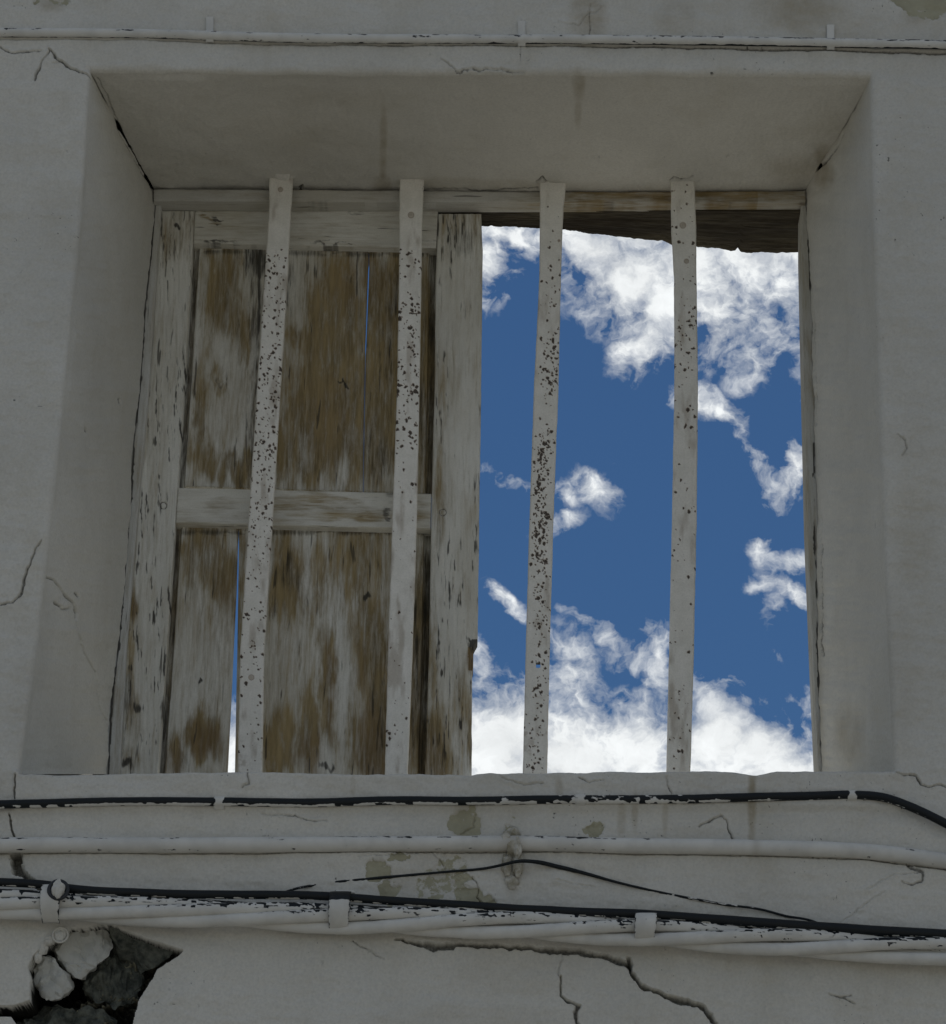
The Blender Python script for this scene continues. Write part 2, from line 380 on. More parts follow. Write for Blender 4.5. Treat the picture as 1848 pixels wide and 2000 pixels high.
# ------------------------------------------------------------------ the wall
T_IN = .36; RND = .009
XL = poly([(-400, 178), (150, 176), (430, 158), (700, 132), (960, 106), (1250, 74), (1500, 40), (2400, 38)])
XR = poly([(-400, 1702), (150, 1701), (430, 1704), (700, 1713), (960, 1723), (1250, 1735), (1500, 1747), (2400, 1752)])
YT = poly([(-400, 136), (176, 137), (600, 139), (1100, 140), (1500, 142), (1701, 146), (2400, 148)])
_yb = [(-400, 1512), (60, 1514), (300, 1512), (480, 1509), (700, 1513), (860, 1513), (918, 1515), (932, 1511), (960, 1509), (985, 1512),
       (1020, 1509), (1060, 1511), (1090, 1507), (1140, 1509), (1190, 1506), (1240, 1509), (1290, 1508), (1340, 1508), (1385, 1505), (1430, 1507),
       (1455, 1512), (1478, 1515), (1500, 1511), (1518, 1506), (1545, 1507), (1600, 1506), (1700, 1507), (1750, 1507), (2400, 1510)]
YBp = poly(_yb)
def YB(x): return YBp(x) + 2.6*(fbm(x, x*0, 17, o=3, seed=9)-.5)
BUN = [(0, 1776), (350, 1795), (668, 1806), (1000, 1818), (1262, 1833), (1600, 1856), (1848, 1870)]
CR = [  # polyline, widths (px), depth (m)
 ([(0, 93), (22, 104), (40, 102), (52, 105), (78, 102)], [3, 4, 3, 4, 2], .004),
 ([(96, 98), (84, 124), (76, 140), (68, 158)], [3, 2, 5, 4], .006),
 ([(96, 98), (118, 121), (136, 134), (160, 143), (190, 154)], [4, 5, 6, 4, 4], .008),
 ([(118, 121), (104, 124)], [2, 1], .003),
 ([(0, 1181), (26, 1176), (40, 1158), (46, 1136), (56, 1103), (74, 1062), (82, 1052)], [3, 4, 4, 6, 3, 2, 1], .006),
 ([(860, 112), (878, 126), (892, 136), (930, 134), (960, 132), (1000, 136), (1024, 137)], [1, 2, 3, 3, 2, 3, 1], .004),
 ([(1228, 1872), (1235, 1898), (1251, 1927), (1282, 1937), (1313, 1950), (1368, 1964), (1386, 1982), (1400, 2004)], [9, 8, 6, 7, 12, 13, 12, 8], .02),
 ([(1098, 1905), (1094, 1946), (1108, 1953), (1130, 1961), (1125, 1977), (1132, 2006)], [1.5, 2.5, 5, 5, 8, 8], .012),
 ([(775, 1836), (850, 1852), (905, 1846), (980, 1849), (1040, 1853), (1100, 1856), (1180, 1868), (1230, 1884)], [3, 14, 10, 8, 10, 13, 10, 14], .018),
 ([(1366, 1616), (1385, 1604), (1410, 1592), (1420, 1604), (1424, 1620), (1433, 1640)], [2, 3, 2, 2, 4, 3], .005),
 ([(1752, 852), (1766, 860), (1772, 876), (1764, 888)], [1, 2.5, 2.5, 1], .003),
 ([(1752, 1512), (1785, 1514), (1800, 1530), (1815, 1537), (1835, 1532), (1860, 1540)], [2, 3, 3, 3, 3, 2], .006),
 ([(20, 1590), (22, 1612), (28, 1638)], [3, 4, 5], .008), ([(30, 1515), (28, 1560)], [3, 3], .006),
 ([(30, 1670), (34, 1700), (50, 1710), (64, 1722), (80, 1740)], [26, 22, 12, 12, 6], .03),
 ([(486, 1512), (487, 1532), (474, 1540)], [3, 4, 2], .005), ([(1690, 1740), (1740, 1712), (1800, 1704)], [1.5, 1.5, 3], .002),
 ([(1640, 1806), (1690, 1768), (1730, 1742)], [1, 2, 1], .002), ([(1770, 1690), (1802, 1705), (1800, 1722), (1782, 1728), (1760, 1722)], [4, 8, 5, 4, 1], .004),
 ([(510, 1590), (575, 1594), (600, 1604), (640, 1602)], [1.5, 2.5, 3, 1], .003),
 ([(1620, 1940), (1650, 1952), (1668, 1962)], [1.5, 4, 2], .004), ([(1640, 1880+70), (1662, 1945)], [2, 3], .003),
 ([(0, 81), (300, 83), (635, 90), (900, 92), (1221, 93), (1500, 98), (1848, 105), (1950, 107)], [2, 2, 2.5, 3, 4, 5, 6, 6], -.006),  # contact shade plus dirt under the top cable, painted along a groove
 ([(0, 1669), (300, 1670), (600, 1669), (1100, 1667), (1213, 1671), (1488, 1675), (1694, 1683), (1848, 1703), (1950, 1718)], [2, 2, 2.5, 2.5, 2, 2, 3, 4, 4], -.005),  # contact shade plus dirt under the pipe, painted the same way
 ([(840, 1664), (862, 1682), (872, 1696), (890, 1702)], [1, 2, 2, 1], .003), ([(924, 1712), (936, 1738), (932, 1756), (950, 1776)], [2, 2.5, 3, 2], .004),
 ([(700, 1500+172), (760, 1671), (840, 1664)], [1, 2, 1], .002), ([(930, 1590), (926, 1612), (900, 1630)], [2, 2, 1], .003), ([(1092, 1905), (1098, 1860)], [2, 1], .003),
 ([(1015, 120), (1018, 40)], [2, 2.5], .002), ([(1152, 72), (1154, 8)], [3, 2], .002), ([(1616, 85), (1616, 50)], [2, 2], .003),
 ([(1090, 45), (1130, 50), (1150, 30), (1180, 12)], [1, 2, 2, 1], .002), ([(690, 1840), (748, 1874)], [3, 1.5], .003),
 ([(975, 1520), (1020, 1535), (1062, 1530)], [1, 2, 2], .003), ([(1130, 1520), (1150, 1530), (1180, 1526)], [3, 2, 1], .003),
 ([(1302, 1520), (1310, 1555)], [2, 3], .003), ([(1085, 1720), (1140, 1728), (1160, 1730)], [1, 2, 1], .002)]
HOLE = [(57, 1892), (66, 1866), (100, 1840), (140, 1815), (215, 1806), (282, 1835), (330, 1850), (356, 1856), (348, 1864), (306, 1892),
        (292, 1918), (268, 1958), (256, 2012), (236, 2052), (180, 2075), (90, 2068), (50, 2040), (36, 2018), (32, 1998), (22, 1984), (-10, 1982), (-70, 1986), (-72, 1972), (0, 1967), (45, 1962), (60, 1954), (63, 1912)]
STN = [(830, 1720, 130, 60, .22), (640, 1545, 300, 40, .08), (1320, 1640, 160, 40, .12), (1700, 60, 200, 60, .14), (500, 40, 200, 40, .10), (1790, 1000, 60, 300, .12), (60, 1400, 60, 200, .10), (950, 1990, 260, 40, .10),  # brown stains cx cy rx ry strength
 (1150, 30, 50, 90, .5), (1560, 20, 120, 60, .45), (1130, 165, 16, 50, .5), (1320, 30, 60, 50, .25), (1470, 1560, 12, 120, .8), (1467, 1640, 10, 50, .5), (905, 1610, 30, 55, .7),
 (1215, 1600, 12, 60, .4), (1090, 1540, 12, 30, .5), (690, 1540, 8, 40, .3), (1240, 1585, 10, 60, .4), (1300, 1600, 8, 60, .35), (1000, 1700, 26, 70, .5),
 (1010, 1900, 200, 60, .12), (740, 1700, 30, 30, .4), (100, 10, 40, 20, .4), (1750, 1300, 60, 300, .12), (1790, 30, 50, 25, .4), (170, 1850, 80, 40, .3)]
EXP = [(850, 1735, 46, 30, .5), (880, 1690, 40, 22, .5), (737, 1699, 18, 26, .75), (777, 1672, 24, 10, .8), (762, 1744, 22, 28, .85), (905, 1712, 26, 10, .75), (925, 1757, 34, 20, .85), (905, 1734, 16, 26, .6),
       (908, 1610, 30, 30, .75), (1157, 1622, 26, 14, .7), (1162, 1617, 14, 18, .75), (1000, 1640, 20, 30, .6), (100, 0, 40, 10, .5), (1810, 0, 60, 30, .75), (960, 1772, 12, 18, .8)]
def wall_fields(x, y, cracks_and_shade=CR):
    big = (fbm(x, y, 260, o=3, seed=1)-.5)*.012 + (fbm(x, y, 46, o=4, seed=2)-.5)*.0042 + (fbm(x, y, 9, o=2, seed=5)-.5)*.0012 + (fbm(x+y*.3, y-x*.1, 150, 34, o=3, seed=6)-.5)*.0045
    dep = big*1.25; dk = np.zeros(x.shape); st = np.zeros(x.shape); ex = np.zeros(x.shape)
    # sill band stands a little proud
    band = ss(22, 34, x)*(1-ss(1752, 1775, x))*ss(1500, 1514, y)*(1-ss(1572, 1590, y)); dep -= .007*band
    # thick paint fillets over the cables
    jx = x+(fbm(x, y, 14, o=3, seed=11)-.5)*9; jy = y+(fbm(x, y, 14, o=3, seed=12)-.5)*9
    for pts, wd, d in cracks_and_shade:
        p = np.array(pts); m = (x > p[:, 0].min()-25) & (x < p[:, 0].max()+25) & (y > p[:, 1].min()-25) & (y < p[:, 1].max()+25)
        if not m.any(): continue
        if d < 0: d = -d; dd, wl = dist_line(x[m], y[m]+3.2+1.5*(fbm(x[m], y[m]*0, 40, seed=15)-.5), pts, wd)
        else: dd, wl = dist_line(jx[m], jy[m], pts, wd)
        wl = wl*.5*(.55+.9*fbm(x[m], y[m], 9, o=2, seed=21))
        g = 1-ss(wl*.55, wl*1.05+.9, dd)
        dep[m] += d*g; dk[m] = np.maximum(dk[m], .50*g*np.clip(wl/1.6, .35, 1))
        # plaster lifts slightly on one side of the crack
        dep[m] -= .0012*np.exp(-(dd/7)**2)
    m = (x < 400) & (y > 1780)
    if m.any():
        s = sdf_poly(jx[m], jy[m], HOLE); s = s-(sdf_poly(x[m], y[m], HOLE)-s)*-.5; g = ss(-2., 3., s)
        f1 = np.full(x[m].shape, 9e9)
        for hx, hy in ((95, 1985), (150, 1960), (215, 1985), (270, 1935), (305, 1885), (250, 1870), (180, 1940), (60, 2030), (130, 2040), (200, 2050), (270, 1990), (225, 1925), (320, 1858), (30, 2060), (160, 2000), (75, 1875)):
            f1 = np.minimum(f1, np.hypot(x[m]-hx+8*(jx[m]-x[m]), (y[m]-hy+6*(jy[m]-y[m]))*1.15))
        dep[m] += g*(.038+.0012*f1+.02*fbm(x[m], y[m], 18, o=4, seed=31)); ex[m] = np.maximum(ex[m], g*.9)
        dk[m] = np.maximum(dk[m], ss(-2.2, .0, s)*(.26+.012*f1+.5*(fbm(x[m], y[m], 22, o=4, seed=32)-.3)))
    for cx, cy, rx, ry, v in STN:
        st = np.maximum(st, v*ss(0, .7, blob(x+8*(fbm(x, y, 30, 90, seed=41)-.5), y, cx, cy, rx, ry)))
    for cx, cy, rx, ry, v in EXP:
        b = blob(jx*1.0+44*(fbm(x, y, 26, o=5, seed=43)-.5), jy+44*(fbm(x, y, 26, o=5, seed=44)-.5), cx, cy, rx*1.25, ry*1.25)
        e = ss(.05, .35, b)*v; ex = np.maximum(ex, e); dep += .0018*ss(.3, .5, e)
    # specks of missing paint
    sp = fbm(x, y, 6, o=2, seed=51); dk = np.maximum(dk, .6*ss(.83, .88, sp)*ss(.5, .7, fbm(x, y, 160, o=2, seed=52)))
    # contact shade and dirt under the cables are painted in the loop above
    fd = ss(-128, -95, x)*(1-ss(1945, 1975, x))*ss(-118, -85, y)*(1-ss(2095, 2127, y)) if x.max() < 2500 else 1.0
    return dep*fd, dk*fd, st*fd, ex*fd
stp = 1.7
cols = [('L', np.arange(-130, 176, stp)), ('M', np.linspace(0, 1, 900)), ('R', np.arange(0, 1, stp/290.)) ]
nl = int(310/stp); nr = int(290/stp); nm = 880; nt_ = int(260/stp); nb = int(620/stp); nv = 760
U = np.concatenate([np.linspace(0, 1, nl, endpoint=False), 1+np.linspace(0, 1, nm, endpoint=False), 2+np.linspace(0, 1, nr)])
W = np.concatenate([np.linspace(0, 1, nt_, endpoint=False), 1+np.linspace(0, 1, nv, endpoint=False), 2+np.linspace(0, 1, nb)])
UU, WW = np.meshgrid(U, W)
def place(UU, WW):
    x = np.interp(UU, [0, 1, 2, 3], [-130, 110, 1725, 1980]); y = np.interp(WW, [0, 1, 2, 3], [-120, 140, 1510, 2130])
    for _ in range(4):
        a, b = XL(y), XR(y)
        x = np.where(UU < 1, -130+(a+130)*UU, np.where(UU < 2, a+(b-a)*(UU-1), b+(1980-b)*(UU-2)))
        c, d = YT(x), YB(x)
        y = np.where(WW < 1, -120+(c+120)*WW, np.where(WW < 2, c+(d-c)*(WW-1), d+(2130-d)*(WW-2)))
    return x, y
PX, PY = place(UU, WW)
def edge_dist(x, y):
    dx = np.maximum(XL(y)-x, x-XR(y)); dy = np.maximum(YT(x)-y, y-YB(x))
    return np.where((dx > 0) & (dy > 0), np.hypot(dx, dy), np.maximum(dx, dy))
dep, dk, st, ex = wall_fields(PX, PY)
ed = np.clip(edge_dist(PX, PY)*.00073, 0, None)
rnd_loc = np.where(PY > YB(PX)-2, .006, RND)*(.7+.6*fbm(PX, PY, 60, o=2, seed=61))
rd = rnd_loc*(1-np.sqrt(np.clip(1-(1-np.clip(ed/rnd_loc, 0, 1))**2, 0, 1)))
dep = dep+rd
V = at(PX, PY, 0.0); V[..., 1] += dep
front_dep = dep
ins = (UU >= 1-1e-9) & (UU < 2-1e-9); ins_r = (WW >= 1-1e-9) & (WW < 2-1e-9)
cell = ins[:-1, :-1] & ins_r[:-1, :-1]
q = gfaces(*PX.shape)[~cell]
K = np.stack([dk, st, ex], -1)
# outer ring out to the whole house front
def pad(A):
    return np.pad(A, ((1, 1), (1, 1), (0, 0)), mode='edge')
V2 = pad(V); K2 = pad(K); V2[:, 0, 0] = -6.5; V2[:, -1, 0] = 6.5; V2[0, :, 2] = 6.6; V2[-1, :, 2] = -.02
V2[0, :, 1] = V2[-1, :, 1] = 0; V2[:, 0, 1] = V2[:, -1, 1] = 0
K2[0] = K2[-1] = 0; K2[:, 0] = K2[:, -1] = 0
cell2 = np.pad(cell, 1); q = gfaces(*V2.shape[:2])[~cell2]
parts = [(V2, q, K2)]
# reveal: the four inner faces of the opening
def col_at(u):  return int(np.argmin(np.abs(U-u)))
def row_at(v):  return int(np.argmin(np.abs(W-v)))
c0, c1, rr0, rr1 = col_at(1), col_at(2), row_at(1), row_at(2)
IXL = poly([(300, 304), (370, 301), (400, 303), (520, 292), (600, 283), (757, 273), (850, 262), (960, 255), (1060, 247), (1180, 238), (1290, 228), (1370, 217), (1509, 211), (1600, 206)])
IXR = poly([(300, 1574), (375, 1575), (400, 1577), (640, 1588), (800, 1590), (1025, 1592), (1250, 1598), (1506, 1606), (1600, 1610)])
IYT = poly([(200, 371), (300, 371), (575, 374), (800, 375), (1055, 378), (1300, 376), (1575, 375), (1700, 375)])
IYB = poly([(0, 1512), (2000, 1512)])
REVC = {'L': [([(82, 1120), (95, 1130), (108, 1132), (125, 1156), (142, 1175), (151, 1195), (150, 1215), (160, 1260), (176, 1290), (190, 1312)], [2, 3, 3, 3, 5, 5, 2.5, 2, 2, 1], .006),
              ([(190, 1312), (193, 1340), (196, 1375), (210, 1410)], [1, 1.5, 2, 2.5], .004),
              ([(110, 1178), (120, 1184), (124, 1192), (136, 1188)], [5, 4, 2, 2], .005), ([(148, 1158), (154, 1168)], [3, 3], .003), ([(165, 835), (168, 845)], [2, 3], .003),
              ([(190, 154), (208, 185), (232, 245), (246, 275), (265, 310), (286, 345), (300, 371)], [2, 2, 3, 2, 3, 3, 2], .003),
              ([(232, 780), (234, 786)], [5, 5], .003)],
        'T': [([(190, 154), (208, 185), (232, 245), (246, 275), (265, 310), (286, 345), (300, 371)], [2, 2, 3.5, 2.5, 3.5, 3, 2], .003),
              ([(586, 371), (590, 366)], [7, 4], .004), ([(1048, 352), (1058, 344), (1066, 352), (1076, 358)], [4, 6, 3, 2], .006),
              ([(1310, 352), (1318, 344), (1328, 352), (1345, 350), (1352, 344)], [3, 4, 3, 2, 2], .004), ([(832, 372), (900, 368), (940, 374), (1050, 366)], [1.5, 2, 3, 4], .004),
              ([(1420, 304), (1432, 301)], [2, 2], .002), ([(1646, 262), (1640, 280), (1622, 308), (1600, 330)], [3, 2, 5, 6], .005)],
        'R': [([(1646, 262), (1640, 280), (1622, 308), (1600, 330)], [3, 2, 5, 6], .005), ([(1590, 610), (1592, 650), (1596, 720), (1593, 800), (1594, 830)], [1, 2.5, 2.5, 3, 2], .004),
              ([(1598, 1010), (1602, 1100), (1604, 1230), (1606, 1280)], [2, 3, 4, 4], .004)]}
def reveal(key, ox, oy, od, ix, iy, nrm_sgn, nk):
    t = np.linspace(0, 1, nk)[:, None]
    A = at(ox, oy, 0.0).copy(); A[:, 1] += od
    B = at(ix, iy, T_IN)
    P = A[None]*(1-t[..., None])+B[None]*t[..., None]
    # back to px coordinates for the fields
    rel = P-CAM; zc = rel@fwd; X = CX+F*(rel@right)/zc; Y = CY-F*(rel@up)/zc
    dep, dk, st, ex = wall_fields(X+5000*{'L': 1, 'T': 2, 'R': 3, 'B': 4}[key], Y, [])
    jx = X+(fbm(X, Y, 14, o=3, seed=11)-.5)*6; jy = Y+(fbm(X, Y, 14, o=3, seed=12)-.5)*6
    dep = dep*.8; fade = np.minimum(ss(0, .05, t), 1)*np.ones(X.shape); dep = dep*fade; st *= 0; ex *= 0; dk *= .5
    for pts, wd, d in REVC.get(key, []):
        dd, wl = dist_line(jx, jy, pts, wd); wl = wl*.5*(.55+.9*fbm(X, Y, 9, o=2, seed=21)); g = 1-ss(wl*.5, wl*1.05+.9, dd)
        dep += d*g; dk = np.maximum(dk, .5*g*np.clip(wl/1.6, .35, 1))
    if key == 'L':
        dd, _ = dist_line(X, Y, [(128, 1180), (129, 1180)]); g = np.exp(-((dd-11)/2)**2); dk = np.maximum(dk, .25*g); dep -= .002*np.exp(-(dd/9)**4)
    if key == 'T':
        for cx, cy, rx, ry, v in [(748, 300, 11, 130, .55), (748, 365, 26, 26, .5), (1132, 160, 16, 60, .5), (1130, 220, 10, 50, .35), (880, 360, 130, 18, .3), (1560, 330, 90, 40, .35), (1610, 310, 30, 40, .6), (1000, 360, 200, 16, .3), (600, 250, 200, 120, .1)]:
            st = np.maximum(st, v*ss(0, .7, blob(X+10*(fbm(X, Y, 30, 80, seed=71)-.5), Y, cx, cy, rx, ry)))
    if key == 'R':
        for cx, cy, rx, ry, v in [(1660, 1440, 40, 90, .4), (1600, 1300, 14, 300, .3), (1610, 340, 30, 40, .5)]:
            st = np.maximum(st, v*ss(0, .7, blob(X+10*(fbm(X, Y, 30, 80, seed=72)-.5), Y, cx, cy, rx, ry)))
        dep -= .004*np.exp(-((X-(1705-.0*Y)+.02*(Y-1300))/7)**2)*ss(1200, 1350, Y)*ss(1560, 1400, Y)
    n = np.array(nrm_sgn, float); P = P - dep[..., None]*n      # n points into the opening; dep sinks into the wall
    return P, gfaces(*X.shape), np.stack([dk, st, ex], -1)
oy = PY[rr0:rr1+1, c0]; ox = PX[rr0:rr1+1, c0]
s = np.linspace(0, 1, len(oy)); iy = 371+(1512-371)*s
parts.append(reveal('L', ox, oy, front_dep[rr0:rr1+1, c0], IXL(iy), iy, (1, 0, 0), 110))
ox = PX[rr0:rr1+1, c1]; oy = PY[rr0:rr1+1, c1]; iy = 375+(1512-375)*s
parts.append(reveal('R', ox, oy, front_dep[rr0:rr1+1, c1], IXR(iy), iy, (-1, 0, 0), 90))
ox = PX[rr0, c0:c1+1]; oy = PY[rr0, c0:c1+1]; s = np.linspace(0, 1, len(ox)); ix = 301+(1575-301)*s
parts.append(reveal('T', ox, oy, front_dep[rr0, c0:c1+1], ix, IYT(ix), (0, 0, -1), 150))
# top of the sill, falling a little outwards
Zs = at(np.array([924.]), np.array([1512.]), 0.0)[0, 2]
ox = PX[rr1, c0:c1+1]; oy = PY[rr1, c0:c1+1]; A = at(ox, oy, 0.0).copy(); A[:, 1] += front_dep[rr1, c0:c1+1]
B = A.copy(); B[:, 1] = .56; B[:, 2] = A[:, 2].min()+.002; B[:, 0] *= .93
t = np.linspace(0, 1, 12)[:, None, None]; P = A[None]*(1-t)+B[None]*t
P[1:, :, 2] = P[1:, :, 2]*.3 + .7*(A[:, 2].min()+.001)
parts.append((P, gfaces(*P.shape[:2], flip=True), np.zeros(P.shape)))
wv, wf, wk = merge_list(parts)
base = np.array([0, .2, 0.])
wall_root = empty('house_wall', tuple(base), 'cracked white rendered house wall with deep splayed window opening', 'wall')
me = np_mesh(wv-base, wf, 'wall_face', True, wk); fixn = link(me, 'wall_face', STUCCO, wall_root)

def zof(px, py, Y): return float(at(np.array([px]), np.array([py]), Y)[0, 2])
def xof(px, py, Y): return float(at(np.array([px]), np.array([py]), Y)[0, 0])
def boxes(name, mat, parent, bl, label=None, bev=0):
    bm = bmesh.new()
    for x0, x1, y0, y1, z0, z1 in bl:
        vs = [bm.verts.new((x, y, z)) for x in (x0, x1) for y in (y0, y1) for z in (z0, z1)]
        for f in ((0, 1, 3, 2), (4, 6, 7, 5), (0, 4, 5, 1), (2, 3, 7, 6), (0, 2, 6, 4), (1, 5, 7, 3)): bm.faces.new([vs[i] for i in f])
    if bev: bmesh.ops.bevel(bm, geom=bm.edges[:], offset=bev, segments=2, affect='EDGES')
    bmesh.ops.recalc_face_normals(bm, faces=bm.faces)
    if parent is not None:
        for v in bm.verts: v.co -= Vector(parent.location)
    me = bpy.data.meshes.new(name); bm.to_mesh(me); bm.free(); o = link(me, name, mat, parent)
    if label: o['label'] = label
    return o
ZH = zof(900, 393, .345)                                  # underside of the window head
xl = xof(211, 1500, .40)-.04; xr = xof(1610, 1500, .40)+.04; zb = float(A[:, 2].min())
boxes('rear_masonry', STUCCO, wall_root, [(-6.5, xl, .372, .56, -.02, 6.6), (xr, 6.5, .372, .56, -.02, 6.6), (xl, xr, .372, .50, ZH+.11, 6.6), (xl, xr, .372, .555, -.02, zb-.003)])
boxes('wall_end', STUCCO, wall_root, [(-6.52, -6.502, -.01, .56, -.02, 6.6), (6.502, 6.52, -.01, .56, -.02, 6.6), (-6.5, 6.5, -.005, .56, 6.602, 6.64)])

# stones laid bare in the broken plaster
def stone(pts, name, mat, label, seed, amp=.004):
    bm = bmesh.new()
    for px, py, Y in pts:
        bm.verts.new(at(np.array([px]), np.array([py]), Y)[0])
    r = bmesh.ops.convex_hull(bm, input=bm.verts[:])
    for v in [v for v in bm.verts if not v.link_faces]: bm.verts.remove(v)
    bmesh.ops.triangulate(bm, faces=bm.faces)
    for _ in range(3): bmesh.ops.subdivide_edges(bm, edges=[e for e in bm.edges if e.calc_length() > .006], cuts=1, use_grid_fill=True)
    bmesh.ops.triangulate(bm, faces=bm.faces)
    bm.normal_update()
    for v in bm.verts:
        c = v.co; n = fbm(np.array([c.x*1000]), np.array([c.z*1000+c.y*700]), 22, o=3, seed=seed)[0]-.5
        n += .35*(fbm(np.array([c.x*1000]), np.array([c.z*1000+c.y*700]), 6, o=2, seed=seed+7)[0]-.5); v.co += v.normal*n*amp*2
    for v in bm.verts: v.co -= Vector(base)
    bmesh.ops.recalc_face_normals(bm, faces=bm.faces)
    for f in bm.faces: f.smooth = True
    for e in bm.edges:
        if len(e.link_faces) == 2 and e.calc_face_angle(0) > R(24): e.smooth = False
    me = bpy.data.meshes.new(name); bm.to_mesh(me); bm.free()
    o = link(me, name, mat, wall_root); o['label'] = label
stone([(66, 1895, .03), (84, 1868, .02), (104, 1866, .015), (122, 1900, .012), (138, 1930, .02), (132, 1938, .03), (112, 1952, .02), (82, 1948, .03), (68, 1925, .03), (70, 1890, .11), (130, 1900, .11), (100, 1950, .12), (90, 1870, .10)],
      'stone', STONEW, 'whitewashed wedge stone', 3, .010)
stone([(105, 1852, .02), (140, 1812, .02), (200, 1808, .02), (226, 1832, .035), (214, 1858, .02), (188, 1888, .015), (160, 1912, .02), (140, 1900, .02), (118, 1880, .025), (110, 1860, .12), (220, 1830, .13), (160, 1910, .12), (190, 1820, .12)],
      'stone', STONEW, 'larger whitewashed stone beside the wedge stone', 4, .012)
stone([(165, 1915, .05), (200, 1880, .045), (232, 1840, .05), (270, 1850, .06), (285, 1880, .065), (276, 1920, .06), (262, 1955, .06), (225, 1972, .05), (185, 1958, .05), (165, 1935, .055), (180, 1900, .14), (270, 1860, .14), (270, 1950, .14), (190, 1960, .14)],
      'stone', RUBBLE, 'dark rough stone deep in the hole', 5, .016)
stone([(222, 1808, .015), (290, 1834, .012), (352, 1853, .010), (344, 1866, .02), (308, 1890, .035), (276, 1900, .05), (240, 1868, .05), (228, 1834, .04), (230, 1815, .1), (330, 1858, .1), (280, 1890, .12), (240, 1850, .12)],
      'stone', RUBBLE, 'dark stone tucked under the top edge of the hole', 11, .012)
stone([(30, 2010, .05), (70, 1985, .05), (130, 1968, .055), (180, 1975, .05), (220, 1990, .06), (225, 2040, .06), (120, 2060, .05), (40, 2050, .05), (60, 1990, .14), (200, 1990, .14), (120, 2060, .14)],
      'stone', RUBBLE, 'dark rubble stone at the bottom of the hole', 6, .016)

# ------------------------------------------------------------------ window frame and lintel
fr = empty('window_frame', (0, .36, zb), 'thin old painted wooden window frame under a dark eroded timber lintel', 'window frame')
def hm(x, y, S, T):     # head board: weathered to the right
    b = ss(1000, 1150, x)*(.1+1.3*fbm(x, y, 34, 9, seed=81)) + .25*fbm(x, y, 90, 12, seed=82)-.1
    b = np.where(x > 1480, b*.45, b)
    return np.stack([.25*ss(.75, 1, T)+.3*ss(.6, .8, fbm(x, y, 40, 10, seed=83)), b, .35*ss(1100, 1200, x)*fbm(x, y, 50, 14, seed=84)], -1)
cst = lambda v: (lambda x: np.full(np.shape(x), float(v)))
slab('head_board', FRAMEH, fr, cst(300), cst(1574), poly([(0, 368), (575, 370), (1055, 374), (1575, 371)]), poly([(0, 391), (800, 394), (1575, 393)]), .347, .034, 2.2,
     disp=lambda x, y, S, T: .0015*(fbm(x, y, 50, 8, seed=85)-.5)*2+.004*ss(1110, 1250, x)*fbm(x, y, 30, 6, seed=86), maskf=hm)
def pm(x, y, S, T):
    el = np.minimum(np.abs(x-IXL(y)-1), np.abs(x-IXR(y)+1)); n_ = fbm(x, y, 6, 26, seed=89)
    rt = (x > 900); return np.stack([(1.0-rt*(.75-.75*ss(.45, .6, fbm(x, y, 9, 50, seed=97))))*(1-ss(.6+5*np.clip(n_-.5, 0, 1)*(1+(y > 900)), 2.2+7*np.clip(n_-.45, 0, 1), el))+.08, .3*fbm(x, y, 8, 90, seed=88), 0*x], -1)
slab('side_post', FRAMEV, fr, lambda y: IXL(y)-30, poly([(300, 317), (400, 315), (490, 308), (757, 291), (1025, 267), (1270, 246), (1509, 234), (1600, 230)]), cst(394), cst(1530), .362, .05, 2.0, maskf=pm,
     label='narrow pale strip left of the shutter')
slab('side_post', FRAMEV, fr, poly([(300, 1564), (395, 1565), (490, 1565), (760, 1571), (1025, 1577), (1300, 1588), (1506, 1597), (1600, 1600)]), lambda y: IXR(y)+30, cst(393), cst(1530), .362, .05, 2.0, maskf=pm,
     label='narrow pale strip right of the open sky')
# lintel: a slab of eroded timber, its far edge ragged
bk = poly([(200, 470), (900, 438), (940, 440), (1050, 443), (1100, 447), (1180, 457), (1260, 466), (1300, 470), (1315, 477), (1360, 480), (1400, 484), (1428, 490), (1436, 488), (1441, 482), (1447, 490), (1470, 493), (1540, 491), (1565, 490), (1700, 492)])
xs = np.linspace(215, 1600, 820); yb_ = bk(xs)+2.2*(fbm(xs, xs*0, 9, o=3, seed=90)-.5)*2
yb_ = np.where(xs < 860, 440, yb_)
FY = atz(xs, yb_, ZH+.006); nrow = 46
fx = FY[:, 0]; t = np.linspace(0, 1, nrow)[:, None]
P = np.zeros((nrow, len(xs), 3)); P[..., 0] = fx; P[..., 1] = .374+(FY[:, 1]-.374)*t
X_, Y_ = np.meshgrid(xs, np.arange(nrow)*3.0)
P[..., 2] = ZH+.006-.006*(fbm(X_, Y_, 120, 7, seed=91)-.5)+.0*t - .0015*ss(0, .2, t)
top = P[:, ::1].copy(); top[..., 2] = ZH+.105+.0*t
n = nrow*len(xs); i = np.arange(n).reshape(nrow, len(xs))
ring = np.concatenate([i[0, :-1], i[:-1, -1], i[-1, :0:-1], i[:0:-1, 0]]); nr_ = np.roll(ring, -1)
Vv = np.concatenate([P.reshape(-1, 3), top.reshape(-1, 3)])-np.array(fr.location)
lm = np.zeros((n, 3)); lm[:, 1] = (.3+.5*fbm(X_, Y_, 160, 9, seed=92)).ravel(); lm[:, 0] = (.25*fbm(X_, Y_, 60, 9, seed=93)).ravel()
me = np_mesh(Vv, np.concatenate([gfaces(nrow, len(xs)).reshape(-1, 4), gfaces(nrow, len(xs), n, True).reshape(-1, 4), np.stack([ring, nr_, nr_+n, ring+n], -1)]), 'lintel', False, np.concatenate([lm, lm])); fixnorm(me)
link(me, 'lintel', LINT, fr)['label'] = 'dark ragged timber underside above the sky'

